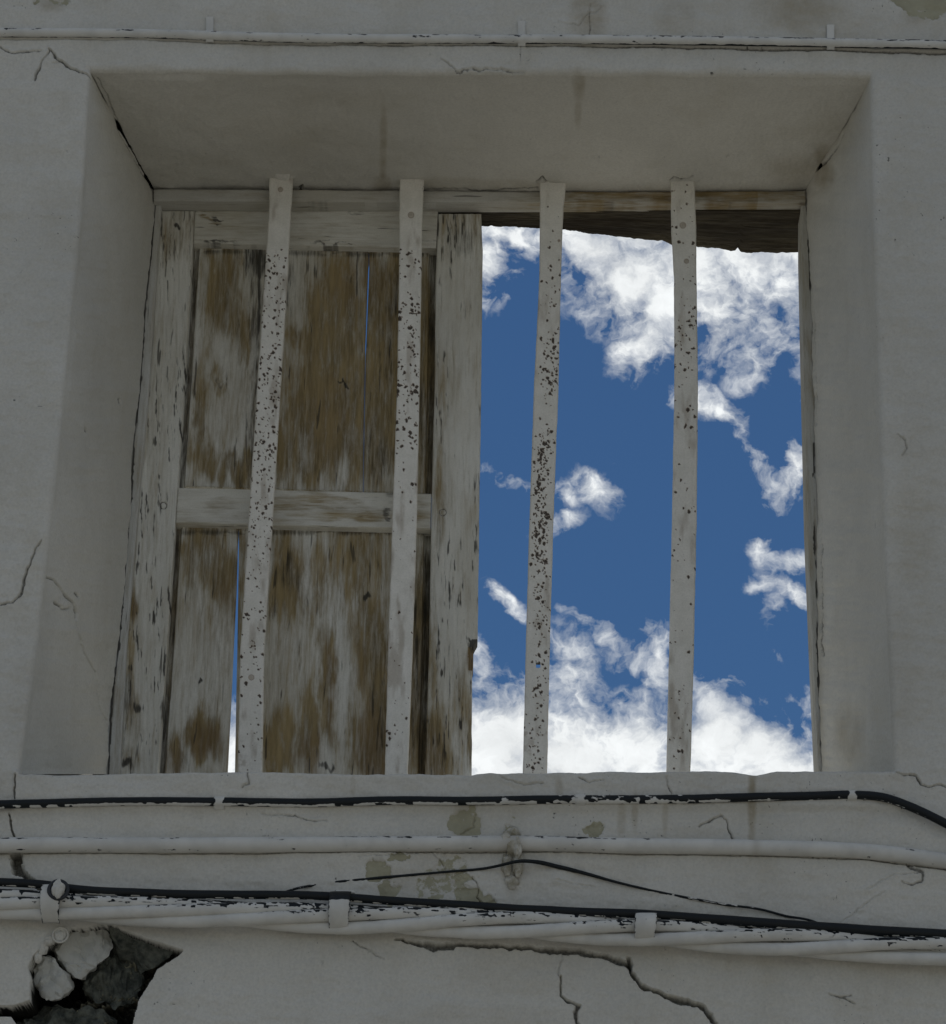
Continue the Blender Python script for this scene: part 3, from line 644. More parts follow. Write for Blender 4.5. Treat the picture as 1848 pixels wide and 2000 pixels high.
# ------------------------------------------------------------------ shutter
sh = empty('wooden_shutter', (xof(270, 1500, .38), .385, zb), 'weathered two-panel wooden shutter with peeling white paint closing the left half of the window', 'shutter')
SLr = poly([(300, 382), (404, 380.5), (488, 376), (757, 360), (1025, 342), (1270, 326), (1509, 309), (1600, 303)])     # right edge of left stile
SLl = poly([(300, 318), (400, 316), (490, 309), (757, 292), (1025, 268), (1270, 247), (1509, 235), (1600, 231)])
SRl = poly([(300, 858), (404, 857), (537, 851), (757, 849), (1025, 842), (1270, 838), (1509, 830.6), (1600, 828)])
_srr = poly([(300, 940), (420, 940), (488, 943), (757, 940), (1025, 936), (1249, 933), (1253, 931), (1258, 928), (1264, 925), (1280, 925), (1305, 924), (1312, 922), (1350, 922), (1509, 921), (1600, 920)])
SRr = lambda y: _srr(y)+1.4*(fbm(y, y*0, 26, o=3, seed=95)-.5)*(1+ss(1300, 1500, y))
def B(x, y, lst, sx=24, sy=70, seed=100, amp=26):
    v = np.zeros(x.shape); jx = x+amp*1.7*(fbm(x, y, sx, sy, o=5, seed=seed)-.5); jy = y+amp*4*(fbm(x, y, sx*.8, sy, o=5, seed=seed+5)-.5)
    for cx, cy, rx, ry, s_ in lst: v = np.maximum(v, s_*ss(0, .75, blob(jx, jy, cx, cy, rx*1.15, ry*1.1)))
    return v
WD = [(440, 560, 48, 130, .95), (425, 520, 40, 60, .7), (470, 640, 24, 90, .7), (395, 800, 20, 120, .75), (400, 900, 45, 60, .8), (470, 920, 60, 50, .85), (660, 620, 80, 160, 1.0), (640, 800, 110, 190, 1.05),
      (740, 600, 50, 160, 1.05), (720, 820, 80, 190, 1.1), (610, 680, 34, 120, .8), (575, 650, 20, 40, .7), (600, 880, 80, 110, 1.0), (800, 700, 70, 330, 1.0), (430, 745, 24, 18, .4), (545, 900, 22, 90, .8),
      (400, 1085, 60, 100, .75), (440, 1140, 40, 90, .8), (372, 1090, 20, 90, .6), (400, 1440, 55, 55, .95), (470, 1200, 16, 300, .6), (345, 1480, 25, 60, .8),
      (560, 1140, 48, 120, .9), (540, 1120, 24, 110, .6), (700, 1100, 70, 100, .8), (715, 1230, 34, 200, .7), (740, 1350, 40, 260, .95), (735, 1460, 45, 120, 1.05), (640, 1340, 20, 180, .8), (600, 1430, 26, 120, .9), (545, 1460, 50, 80, .9),
      (620, 1150, 30, 110, .6), (690, 1450, 20, 110, .6), (815, 1300, 40, 320, .9)]
DKP = [(510, 520, 50, 50, .75), (500, 600, 22, 200, .55), (500, 800, 26, 260, .5), (560, 540, 30, 80, .45), (475, 500, 30, 30, .5), (430, 752, 20, 7, .5), (672, 745, 16, 6, .9), (745, 900, 40, 80, .5), (770, 700, 40, 420, .35), (600, 900, 70, 50, .35),
       (675, 535, 26, 8, .4), (500, 940, 60, 30, .4), (565, 1120, 40, 60, .5), (718, 1168, 10, 12, .9), (392, 1325, 6, 8, 1.1), (756, 1400, 30, 200, .45), (640, 1502, 24, 10, .7), (360, 1500, 24, 30, .4), (585, 1290, 16, 60, .35), (530, 1190, 22, 40, .35), (820, 1300, 30, 400, .45), (828, 700, 24, 300, .35)]
BRP = [(655, 740, 14, 8, .3), (700, 540, 80, 60, .3), (640, 820, 60, 100, .3), (400, 1440, 46, 46, .75), (720, 1440, 30, 120, .6), (640, 1350, 10, 160, .5), (600, 1480, 30, 60, .55), (440, 1150, 30, 60, .35), (700, 1290, 14, 90, .4), (745, 1500, 30, 60, .7), (340, 1490, 20, 40, .5),
       (790, 1400, 60, 120, .2)]
def panel_mask(x, y, S, T):
    g = fbm(x, y, 5, 120, o=3, seed=110)
    wd = B(x, y, WD, seed=111)*.95 + .22 + .28*(fbm(x, y, 12, 120, o=3, seed=112)-.45)
    dkk = B(x, y, DKP, seed=121, amp=14) + .35*ss(.6, .85, g)
    edge = np.minimum(np.abs(y-490-(x-380)*.02), np.abs(y-1040)); dkk = np.maximum(dkk, .62*np.exp(-(edge/9)**2)*ss(.15, .5, fbm(x, y, 30, 9, seed=123)))  # recess shade below the rails, painted into the dark mask
    gr = np.minimum(np.abs(x-SLr(y)-4)/8, np.abs(SRl(y)-x-4)/8); dkk = np.maximum(dkk, (.38+.5*fbm(x, y, 8, 60, seed=124))*(1-ss(.8, 1.2, gr))); wd = np.maximum(wd, .5*(1-ss(1.2, 1.6, gr)))  # recess beside the stiles: shade and dirt painted dark, wood barer
    dl = np.abs(x-SLr(y)-13.5); dkk = np.maximum(dkk, .6*np.exp(-(dl/1.2)**2))
    return np.stack([dkk, wd, B(x, y, BRP, seed=131)], -1)
gapU = poly([(400, 721.5), (519, 720.5), (687, 714), (840, 711), (1100, 708)]) ; gwU = poly([(400, .2), (514, .2), (520, 1.15), (680, 1.1), (695, .35), (1100, .3)])
gapL = poly([(900, 467.5), (1050, 466), (1149, 463.8), (1270, 460), (1509, 452), (1600, 449)]); gwL = poly([(900, .3), (1045, .4), (1060, 1.2), (1149, 1.9), (1270, 4.0), (1370, 5.2), (1509, 7.6), (1600, 8)])
def field_disp(Lf, Rf, left, right_):
    def f(x, y, S, T):
        d = .0008*(fbm(x, y, 6, 90, o=3, seed=140)-.5)*2
        if left: d = d + .010*(1-ss(9, 13, x-Lf(y)))
        if right_: d = d + .011*(1-ss(10, 14, Rf(y)-x))
        d = d + .0015*np.exp(-((x-430)/14)**2-((y-745)/5)**2)+.002*np.exp(-((x-672)/12)**2-((y-745)/4)**2)
        return d
    return f
ptop = poly([(300, 470), (380, 470), (850, 482), (900, 483)]); pbot = poly([(300, 946), (370, 950), (850, 965), (900, 966)])
PY_ = .396
slab('panel_board', WOODV, sh, lambda y: SLr(y)-6, lambda y: gapU(y)-gwU(y), ptop, pbot, PY_, .008, 1.9, disp=field_disp(lambda y: SLr(y)+1, None, True, False), maskf=panel_mask, label='wide upper panel board, half bare brown wood')
slab('panel_board', WOODV, sh, lambda y: gapU(y)+gwU(y), lambda y: SRl(y)+6, ptop, pbot, PY_, .008, 1.9, disp=field_disp(None, lambda y: SRl(y)-1, False, True), maskf=panel_mask, label='narrow upper panel board beside the slit')
ltop = poly([(300, 1012), (340, 1014), (850, 1028), (900, 1028)]); lbot = cst(1530)
slab('panel_board', WOODV, sh, lambda y: SLr(y)-6, lambda y: gapL(y)-gwL(y)+.6*(fbm(y, y*0, 12, seed=7)-.5)*ss(1350, 1500, y), ltop, lbot, PY_, .008, 1.9, disp=field_disp(lambda y: SLr(y)+1, None, True, False), maskf=panel_mask, label='lower panel board left of the widening gap')
slab('panel_board', WOODV, sh, lambda y: gapL(y)+gwL(y)*.9, lambda y: SRl(y)+6, ltop, lbot, PY_, .008, 1.9, disp=field_disp(None, lambda y: SRl(y)-1, False, True), maskf=panel_mask, label='wide lower panel board with brown streaks')
def stile_mask(x, y, S, T):
    crk = ss(.56, .78, fbm(x, y, 3.2, 34, o=3, seed=150))*.8*ss(.3, .6, fbm(x, y, 30, 160, seed=149))+.10
    wd = B(x, y, [(335, 470, 50, 60, .55), (262, 1180, 12, 60, .85), (258, 1130, 10, 120, .6), (255, 1290, 14, 120, .5), (262, 1400, 22, 90, .55), (360, 430, 30, 30, .5), (256, 1480, 30, 40, .6),
         (856, 980, 16, 130, .7), (862, 820, 14, 140, .45), (905, 1380, 24, 120, .65), (915, 1440, 12, 90, .8), (850, 1450, 34, 130, .95), (860, 1500, 50, 60, .8), (846, 1300, 12, 160, .6), (880, 440, 60, 30, .3), (930, 440, 16, 120, .4)], seed=151, amp=12)
    wd = wd+.35*(fbm(x, y, 14, 120, o=3, seed=152)-.42)
    d = B(x, y, [(318, 1370+10, 10, 30, .5), (252, 1350, 12, 80, .5), (270, 1380, 10, 12, .7), (250, 1495, 14, 14, .8), (900, 1060+350, 6, 20, .5), (345, 432, 10, 8, .8), (905, 470, 40, 60, .4), (926, 1252, 12, 10, .9), (918, 1262, 5, 12, .5)], seed=153, amp=10)+crk
    d = d+.35*ss(.9, 1, S)*fbm(x, y, 6, 30, seed=154)
    # round wooden pegs
    for cx, cy in ((319, 987), (865, 1000)):
        r = np.hypot(x-cx, y-cy); d = np.maximum(d, .75*np.exp(-((r-6.5)/1.6)**2))
    wd = np.maximum(wd, 1.3*(x > 915+2*(fbm(y, y*0, 9, seed=8)-.5))*(y > 1263)*(y < 1309)*(x > 900)); d = np.maximum(d, .9*(x > 921-.4*(y-1250))*(y > 1249)*(y < 1264)*(x > 900))
    br = B(x, y, [(920, 1286, 12, 34, 1.3), (262, 1190, 8, 26, .8), (256, 1380, 8, 50, .4), (850, 1480, 30, 90, .35)], seed=155, amp=2)
    return np.stack([d, wd, br], -1)
sd = lambda x, y, S, T: .0012*(fbm(x, y, 4, 70, o=3, seed=160)-.5)*2+.0025*np.exp(-((np.hypot(x-319, y-987)-6.5)/1.5)**2)+.0025*np.exp(-((np.hypot(x-865, y-1000)-6.5)/1.5)**2)
slab('stile', WOODV, sh, SLl, SLr, cst(411), cst(1530), .376, .03, 1.7, disp=sd, maskf=stile_mask, rnd=3, label='left upright of the shutter')
slab('stile', WOODV, sh, SRl, SRr, cst(417), cst(1530), .376, .03, 1.7, disp=sd, maskf=stile_mask, rnd=3, label='right upright with a chipped free edge')
def rail_mask(x, y, S, T):
    wd = B(x, y, [(410, 430, 26, 8, .8), (600, 985, 120, 30, .55), (430, 990, 40, 22, .35), (800, 1000, 50, 40, .6), (700, 1010, 90, 20, .6), (395, 408, 20, 10, .5), (690, 1000, 60, 20, .45)], sx=60, sy=12, seed=171, amp=14)+.15*(fbm(x, y, 90, 14, seed=172)-.4)
    d = B(x, y, [(425, 428, 16, 6, .8), (400, 412, 30, 5, .6), (690, 412, 40, 6, .5), (755, 1003, 10, 12, .7), (760, 960, 12, 30, .5), (840, 470, 30, 8, .5), (650, 478, 60, 4, .7), (430, 474, 60, 4, .6)], sx=30, sy=10, seed=173, amp=8)+.25*ss(.6, .9, fbm(x, y, 30, 5, seed=174))
    return np.stack([d, wd, 0*x], -1)
rdp = lambda x, y, S, T: .001*(fbm(x, y, 60, 6, o=3, seed=175)-.5)*2
slab('rail', WOODH, sh, lambda y: SLr(y)+.8, lambda y: SRl(y)-.8, cst(411), poly([(300, 473), (380, 474), (850, 484), (900, 485)]), .378, .027, 1.9, disp=rdp, maskf=rail_mask, label='top crosspiece of the shutter')
slab('rail', WOODH, sh, lambda y: SLr(y)+.8, lambda y: SRl(y)-.8, poly([(300, 951), (340, 952), (850, 964), (900, 965)]), poly([(300, 1019), (340, 1020), (850, 1034), (900, 1035)]), .378, .027, 1.9, disp=rdp, maskf=rail_mask, label='middle crosspiece of the shutter')

# ------------------------------------------------------------------ iron bars
BARS = [
 ([(340, 526, 573), (357, 525.5, 572), (400, 526, 569), (488, 520, 564), (537, 517, 562), (757, 502, 548), (1025, 485, 532), (1270, 469, 516), (1509, 464, 512), (1560, 463, 511)],
  (358, 'flat iron bar densely pitted with rust holes, crossing the left panel of the shutter')),
 ([(340, 781, 829), (355, 781, 828), (420, 780, 825), (488, 780, 824), (757, 775.6, 819.6), (1025, 766, 814), (1270, 758, 806), (1509, 751.6, 797), (1560, 750, 796)],
  (356, 'flat iron bar with large paint chips, crossing near the right side of the shutter')),
 ([(340, 1055, 1106), (357, 1055, 1106), (400, 1055, 1101), (537, 1054, 1096), (757, 1043, 1091), (1025, 1034, 1081), (1270, 1027, 1074), (1509, 1021.5, 1069), (1560, 1020, 1068)],
  (358, 'curved iron bar with a small punched square hole, nearest the shutter in open sky')),
 ([(340, 1311, 1357), (350, 1311, 1357), (447, 1312, 1360), (537, 1317, 1361), (757, 1318, 1363.5), (1025, 1313, 1361), (1270, 1307.5, 1355.5), (1509, 1302, 1349), (1560, 1301, 1348)],
  (350, 'mostly clean flat iron bar, second in the open sky, with rivets near its top'))]
SPOTS = [
 lambda y: 1.0*ss(470, 500, y)*(1-.55*ss(1020, 1080, y))*(1-.6*ss(1300, 1330, y)),
 lambda y: .75*ss(560, 600, y)*(1-.75*ss(840, 880, y))*(1-.6*ss(1000, 1100, y)) + .5*ss(480, 490, y)*(1-ss(540, 560, y)),
 lambda y: .10+.12*ss(500, 560, y)+1.4*ss(640, 690, y)*(1-ss(760, 780, y))+1.6*ss(820, 860, y)*(1-.6*ss(1100, 1140, y))*(1-.3*ss(1200, 1300, y)),
 lambda y: .22+.7*np.exp(-((y-650)/60)**2)+.5*np.exp(-((y-800)/18)**2)]
RIV = [[(548, 370, 4.2), (491, 1323, 5)], [(803, 420, 5.5)], [(1112-20, 470, 2)], [(1334, 440, 5.5), (1341, 510, 4.2)]]
for bi, (edges, (ty, lab)) in enumerate(BARS):
    e = np.array(edges); sd_ = 200+bi*10; rg = np.random.default_rng(50+bi)
    Lf = (lambda e, s: lambda y: np.interp(y, e[:, 0], e[:, 1])+1.3*(fbm(y, y*0, 22, o=3, seed=s)-.5))(e, sd_)
    Rf = (lambda e, s: lambda y: np.interp(y, e[:, 0], e[:, 2])+1.3*(fbm(y, y*0, 22, o=3, seed=s+2)-.5))(e, sd_)
    ysamp = rg.random(4000)*1150+360; keep = rg.random(4000) < SPOTS[bi](ysamp)*(.17, .16, .17, .13)[bi]; ysp = ysamp[keep]
    xf = rg.random(len(ysp)); 
    if bi == 2: xf = np.clip(.55+.05*0+rg.normal(0, .2, len(ysp))+.12*np.sin(ysp/90), .03, .97)
    xsp = Lf(ysp)+(Rf(ysp)-Lf(ysp))*xf
    rsp = .7+rg.random(len(ysp))**3*1.9; asp = rg.random(len(ysp))*.9+.7
    extra = {1: [(782, 609, 8, 5), (779, 622, 8, 8), (801, 640, 9, 5), (806, 655, 5, 6), (806, 612, 10, 2.5), (781, 752, 9, 5), (778, 764, 5, 7), (812, 765, 8, 7), (797, 785, 6, 3), (815, 755, 5, 4), (775, 885, 4, 3), (803, 846, 4, 4)],
             0: [(535, 621, 6, 5.5), (534, 688, 6, 6), (533, 534, 4.5, 4.5), (489, 1260+3, 3, 4), (478, 1088, 5, 4)], 2: [(1052, 1340, 3, 10), (1058, 1352, 3, 8), (1066, 1000, 5, 5), (1070, 1010, 4, 7), (1056, 890, 4, 9), (1068, 725, 4, 6)],
             3: [(1345, 626, 7, 3), (1348, 635, 6, 3), (1361, 628, 3, 8), (1345, 689, 7, 3), (1355, 680, 5, 3), (1344, 800, 6, 7), (1350, 834, 6, 5), (1340, 829, 3, 6)]}.get(bi, [])
    def bmask(x, y, S, T, xsp=xsp, ysp=ysp, rsp=rsp, asp=asp, rv=RIV[bi], extra=extra, bi=bi, sd_=sd_):
        m = np.zeros(x.shape); jx = x+3*(fbm(x, y, 4, seed=sd_+4)-.5)*2; jy = y+3*(fbm(x, y, 4, seed=sd_+5)-.5)*2
        y0 = y[:, 0]
        for a, b, r, k in zip(xsp, ysp, rsp, asp):
            i0, i1 = np.searchsorted(y0, (b-10, b+10)); sl_ = slice(i0, i1)
            d = np.hypot(jx[sl_]-a, (jy[sl_]-b)/k); m[sl_] = np.maximum(m[sl_], 1-ss(r*.6, r*1.25+.4, d))
        for a, b, rx, ry in extra:
            j2 = jx+4*(fbm(x, y, 6, seed=sd_+6)-.5)*2; m = np.maximum(m, 1-ss(.6, 1.05, np.hypot((j2-a)/(rx*.7), (jy-b)/(ry*.7))))
        br = .6*ss(.55, .8, fbm(x, y, 20, 70, seed=sd_+7))+(.5*ss(.6, .8, fbm(x, y, 14, 14, seed=sd_+8))*ss(1330, 1400, y) if bi in (0, 2) else 0)
        for a, b, r in rv: d = np.hypot(x-a, y-b); m = np.maximum(m, .38*np.exp(-((d-r)/1.0)**2)); br = np.maximum(br, .75*(1-ss(r*.6, r, d)))
        return np.stack([m, 0*m, br], -1)
    def bdisp(x, y, S, T, mf=bmask, rv=RIV[bi]):
        m = mf(x, y, S, T)[..., 0]; d = .0012*m+.0004*(fbm(x, y, 7, 7, seed=9)-.5)
        for a, b, r in rv: dd = np.hypot(x-a, y-b); d = d-.001*np.exp(-(dd/(r*.8))**4)
        return d
    ym = 1512
    root = empty('window_bar', tuple(at(np.array([(e[-2, 1]+e[-2, 2])/2]), np.array([1512.]), .322)[0]), lab, 'iron bar', 'iron bars set upright across the window')
    o = slab('flat_bar', IRON, root, Lf, Rf, cst(ty-12), cst(1545), .322, .009, 1.45, disp=bdisp, maskf=bmask, rnd=3.5, rdep=.0025)
    if bi == 2:      # the little punched hole through this bar
        bm = bmesh.new(); bm.from_mesh(o.data)
        c = at(np.array([1051.]), np.array([1298.5]), .322)[0]-np.array(root.location)
        kill = [f for f in bm.faces if abs(f.calc_center_median().x-c[0]) < .0034 and abs(f.calc_center_median().z-c[2]) < .0042]
        bmesh.ops.delete(bm, geom=kill, context='FACES'); bm.to_mesh(o.data); bm.free()
    # plaster lump where the bar enters the soffit
    cx = (e[0, 1]+e[0, 2])/2
    c = at(np.array([cx]), np.array([float(ty-2)]), .318)[0]-np.array(root.location)
    bm = bmesh.new(); bmesh.ops.create_icosphere(bm, subdivisions=4, radius=1)
    for v in bm.verts:
        n_ = fbm(np.array([v.co.x*40+bi*50]), np.array([v.co.y*40+v.co.z*30]), 22, o=3, seed=230)[0]-.5
        v.co = Vector((v.co.x*.019, v.co.y*.014, v.co.z*.008))*(1+.7*n_)+Vector(c)+Vector((0, .004, .015))
    for f in bm.faces: f.smooth = True
    me = bpy.data.meshes.new('plaster_socket'); bm.to_mesh(me); bm.free(); link(me, 'plaster_socket', STUCCO, root)

# ------------------------------------------------------------------ cables and pipes on the wall
PXM = .00073
def croot(name, x, y, label, cat): return empty(name, tuple(at(np.array([float(x)]), np.array([float(y)]), 0.0)[0]), label, cat)
def strap(name, parent, cx, w_, y0, y1, ycab, rad, mat=CABLE, slant=0, yo=-.75, label=None, bare=0, thick=.0022, seed=1):
    """band bent over a cable: profile follows wall, then the cable, then the wall"""
    ys = np.linspace(y0, y1, 60); z = at(np.full(60, float(cx)), ys, 0.0)
    zc = zof(cx, ycab, 0.0); rr = rad+.0022; cyc = yo*rad
    dz = z[:, 2]-zc; bulge = np.where(np.abs(dz) < rr, -np.sqrt(np.clip(rr**2-dz**2, 0, None))+cyc, 1)
    dep = np.minimum(bulge, -.0025); dep = np.convolve(np.pad(dep, 2, 'edge'), np.ones(5)/5, 'valid')
    nx = 9; s = np.linspace(-.5, .5, nx); V = np.zeros((60, nx, 3))
    for i_, si in enumerate(s):
        xx = cx+si*w_+slant*(ys-ycab); p = at(xx, ys, 0.0); V[:, i_] = p; V[:, i_, 1] = dep-.0008*math.cos(si*math.pi)+.0008*(fbm(xx, ys, 9, seed=seed)-.5)
    Bk = V.copy(); Bk[..., 1] += thick
    n = 60*nx; i = np.arange(n).reshape(60, nx); ring = np.concatenate([i[0, :-1], i[:-1, -1], i[-1, :0:-1], i[:0:-1, 0]]); nr_ = np.roll(ring, -1)
    VV = np.concatenate([V.reshape(-1, 3), Bk.reshape(-1, 3)])-np.array(parent.location)
    k = np.zeros((n, 3)); k[:, 0] = (bare+.35*fbm(V[..., 0]*1400, V[..., 2]*1400, 8, seed=seed+3)).ravel()-.1
    me = np_mesh(VV, np.concatenate([gfaces(60, nx).reshape(-1, 4), gfaces(60, nx, n, True).reshape(-1, 4), np.stack([ring, nr_, nr_+n, ring+n], -1)]), name, True, np.concatenate([k, k])); fixnorm(me)
    o = link(me, name, mat, parent)
    if label: o['label'] = label
    return o
# angle A: 0 = up, sin>0 ... find which side faces the camera: n2 = T x n1, T=+x, n1=+z -> n2=(0,-1,0) = front
# top cable, painted in
TC = [(-200, 66), (0, 68), (300, 71), (586, 79), (900, 81), (1221, 82), (1500, 86), (1848, 92), (2050, 95)]
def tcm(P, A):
    n = fbm(P, A*14, 26, 7, o=3, seed=301); lo = np.exp(-((A-3.45)/.36)**2); hi = np.exp(-((A-1.0)/.35)**2)  # lo: shadow line painted along the cable's bottom; hi: flake specks
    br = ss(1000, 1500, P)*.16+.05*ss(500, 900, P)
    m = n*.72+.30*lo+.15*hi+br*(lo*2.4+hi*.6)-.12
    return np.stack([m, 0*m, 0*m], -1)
r = croot('painted_cable', 924, 80, 'white painted cable running above the window opening, flaking, with a shadow band painted below', 'cable')
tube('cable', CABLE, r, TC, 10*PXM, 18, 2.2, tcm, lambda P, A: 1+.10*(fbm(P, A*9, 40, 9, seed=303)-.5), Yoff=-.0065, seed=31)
for cx, yc in ((410, 73), (1019, 81), (1622, 88)): strap('clip', r, cx, 15, yc-38, yc+11, yc, 9.3*PXM, yo=-.5, seed=int(cx))
# black flaking cable below the sill
BC = [(-200, 1580), (0, 1575.6), (240, 1570), (426, 1570), (635, 1572), (758, 1568), (930, 1569), (1101, 1566), (1213, 1566), (1350, 1565), (1453, 1562), (1608, 1558), (1670, 1557), (1728, 1563), (1769, 1578), (1848, 1616), (1960, 1680)]
def bcm(P, A):
    n = fbm(P, A*10, 17, 9, o=3, seed=311); low = np.exp(-((A-2.75)/.6)**2)
    pat = ss(900, 1000, P)*(1-ss(1300, 1400, P))*.22*ss(.4, .6, fbm(P, A*0, 70, seed=312))
    keep = .95*low*(1-.55*ss(1330, 1560, P))
    m = .98-keep*ss(.33, .47, n)-pat*2.2*ss(.45, .6, n)-.3*ss(.74, .8, n)
    return np.stack([m, 0*m, 0*m], -1)
r = croot('black_cable', 924, 1569, 'black cable with flaking white paint, clipped under the window sill, bending down at the right', 'cable')
tube('cable', CABLE, r, BC, 8.3*PXM, 16, 1.8, bcm, lambda P, A: 1+.08*(fbm(P, A*9, 20, 9, seed=313)-.5), Yoff=lambda xs: -.009-.004*ss(1700, 1850, xs), seed=32)
for cx, yc, y0, w_, sl_ in ((429, 1570, 1514, 20, -.1), (1133, 1565.5, 1526, 20, 0), (1663, 1557.5, 1513, 18, 0)): strap('clip', r, cx, w_, y0, yc+13, yc, 7.8*PXM, yo=-1.2, slant=sl_, seed=int(cx))
# thick painted pipe
CP = [(-200, 1656), (0, 1654), (300, 1654), (600, 1653), (1100, 1652), (1213, 1655), (1488, 1659), (1694, 1667), (1848, 1685), (1980, 1706)]
def cpm(P, A):
    n = fbm(P, A*14, 30, 5, o=3, seed=321); hi = np.exp(-((A-.75)/.3)**2)+.6*np.exp(-((A-2.6)/.25)**2)
    return np.stack([n*.55+.26*hi*ss(.45, .6, fbm(P, A*0, 60, seed=322))-.05, 0*n, .5*np.exp(-((P-1000)/25)**2)+.4*np.exp(-((P-1475)/9)**2)], -1)
r = croot('painted_pipe', 924, 1654, 'thick white painted conduit pipe half sunk in the wall, below the black cable', 'pipe')
tube('pipe', CABLE, r, CP, 14.5*PXM, 22, 2.6, cpm, lambda P, A: 1+.06*(fbm(P, A*9, 60, 12, seed=323)-.5), Yoff=-.0075, seed=33)
# crusted bracket over the pipe
strap('bracket', r, 1001, 22, 1628, 1735, 1653, 14.5*PXM, mat=CRUST, yo=-.45, seed=5, thick=.004, label='crusted plaster-caked bracket over the pipe')
def lump(parent, name, pts, mat, seed, label=None):
    bm = bmesh.new()
    for (px, py, Y, rx, ry, rz) in pts:
        c = Vector(at(np.array([float(px)]), np.array([float(py)]), Y)[0])-parent.location
        rr = bmesh.ops.create_icosphere(bm, subdivisions=4, radius=1)
        for v in rr['verts']:
            n_ = fbm(np.array([v.co.x*30+px]), np.array([v.co.y*30+v.co.z*40+py]), 18, o=3, seed=seed)[0]-.5
            v.co = Vector((v.co.x*rx, v.co.y*ry, v.co.z*rz))*(1+.9*n_)*PXM+c
    for f in bm.faces: f.smooth = True
    me = bpy.data.meshes.new(name); bm.to_mesh(me); bm.free(); o = link(me, name, mat, parent)
    if label: o['label'] = label
lump(r, 'mortar_crust', [(988, 1640, -.012, 9, 8, 16), (1012, 1655, -.014, 8, 8, 22), (990, 1690, -.004, 10, 8, 20), (1012, 1690, -.008, 9, 8, 22), (1000, 1722, -.003, 12, 6, 14), (1002, 1626, -.004, 12, 6, 9)], CRUST, 6)
# thin wire
TW = [(553, 1752), (611, 1731), (655, 1724), (734, 1717), (861, 1705), (981, 1696), (1022, 1690), (1057, 1690), (1101, 1698), (1221, 1729), (1309, 1748), (1405, 1767), (1508, 1783), (1570, 1802), (1603, 1818)]
def twm(P, A):
    n = fbm(P, A*8, 14, 9, o=3, seed=331); pt = .12*np.exp(-((P-610)/50)**2)+.35*np.exp(-((P-1370)/70)**2)+.18
    m = .95-pt*1.6*ss(.4, .62, n); return np.stack([m, 0*m, 0*m], -1)
r = croot('thin_wire', 1040, 1691, 'thin dark wire arching up from the lower black cable to the bracket and back down', 'wire')
tube('wire', CABLE, r, TW, 3.1*PXM, 10, 2.0, twm, lambda P, A: (.75+.6*np.exp(-((P-1080)/90)**2)+.15*np.exp(-((P-700)/90)**2))*(1+.15*(fbm(P, A*5, 12, seed=333)-.5)), Yoff=lambda xs: -.003-.017*np.exp(-((xs-1010)/50)**2)-.012*ss(620, 560, xs)-.022*ss(1530, 1600, xs), seed=34, wob=1.6)
# lower black cable
LB = [(-200, 1728), (0, 1736), (86, 1741), (137, 1748), (275, 1757), (447, 1761), (600, 1762), (758, 1772), (930, 1783), (1101, 1793), (1213, 1797), (1385, 1808), (1600, 1824), (1848, 1839), (2020, 1850)]
def lbm(P, A):
    n = fbm(P, A*10, 16, 8, o=4, seed=341); low = np.exp(-((A-2.5)/.5)**2)
    m = .95-1.1*np.exp(-((A-3.0)/.5)**2)*ss(.46, .60, n)-.6*ss(.82, .85, n); return np.stack([m, 0*m, 0*m], -1)
r = croot('black_cable', 924, 1783, 'smooth black cable running along the top of the thick white twisted cable bundle', 'cable')
tube('cable', CABLE, r, LB, 8.7*PXM, 16, 2.2, lbm, lambda P, A: .92+.18*ss(1000, 1700, P), Yoff=-.030, seed=35, wob=.8)
# twisted bundle: three strands
r = croot('cable_bundle', 924, 1815, 'thick twisted bundle of white painted cables sagging across the wall below all the others', 'cable bundle')
bx = np.concatenate([np.arange(-2990, -230, 30), np.arange(-200, 2040, 2.6), np.arange(2050, 4700, 30)]); bp = np.array([(-3000, 1700), (-200, 1768)]+BUN+[(2040, 1882), (4800, 1960)], float); by = smooth_interp(bx, bp[:, 0], bp[:, 1])+1.2*(fbm(bx, bx*0, 120, seed=36)-.5)
bc = at(bx, by, 0.0); bc[:, 1] -= .025
def bum(P, A, k_=0):
    hgt = np.cos(2*math.pi*k_/4+1.0+P/1080*2*math.pi+.35*np.sin(P/240+k_))
    n = fbm(P, A*16, 14, 3.0, o=3, seed=351+0); hi = np.exp(-((A-.6)/.8)**2)
    gt = ss(-.8, .5, hgt); m = .55*ss(.46, .64, n)*(.5+.5*gt)+.34*hi*gt+.18*hi*ss(.3, .6, fbm(P, A*0, 90, seed=352))-.1; return np.stack([m, 0*m, 0*m], -1)
for k_ in range(4):
    ph = 2*math.pi*k_/4+1.0+bx/1080*2*math.pi+.35*np.sin(bx/240+k_)
    c = bc.copy(); hr = .0122; c[:, 2] += hr*np.cos(ph); c[:, 1] += hr*np.sin(ph)*.7
    sweep('cable_strand', CABLE, r, c, 11.8*PXM, 22, (lambda k_: lambda P, A: bum(P, A, k_))(k_), lambda P, A: 1+.16*(fbm(P, A*9, 26, 7, o=4, seed=353)-.5), bx)
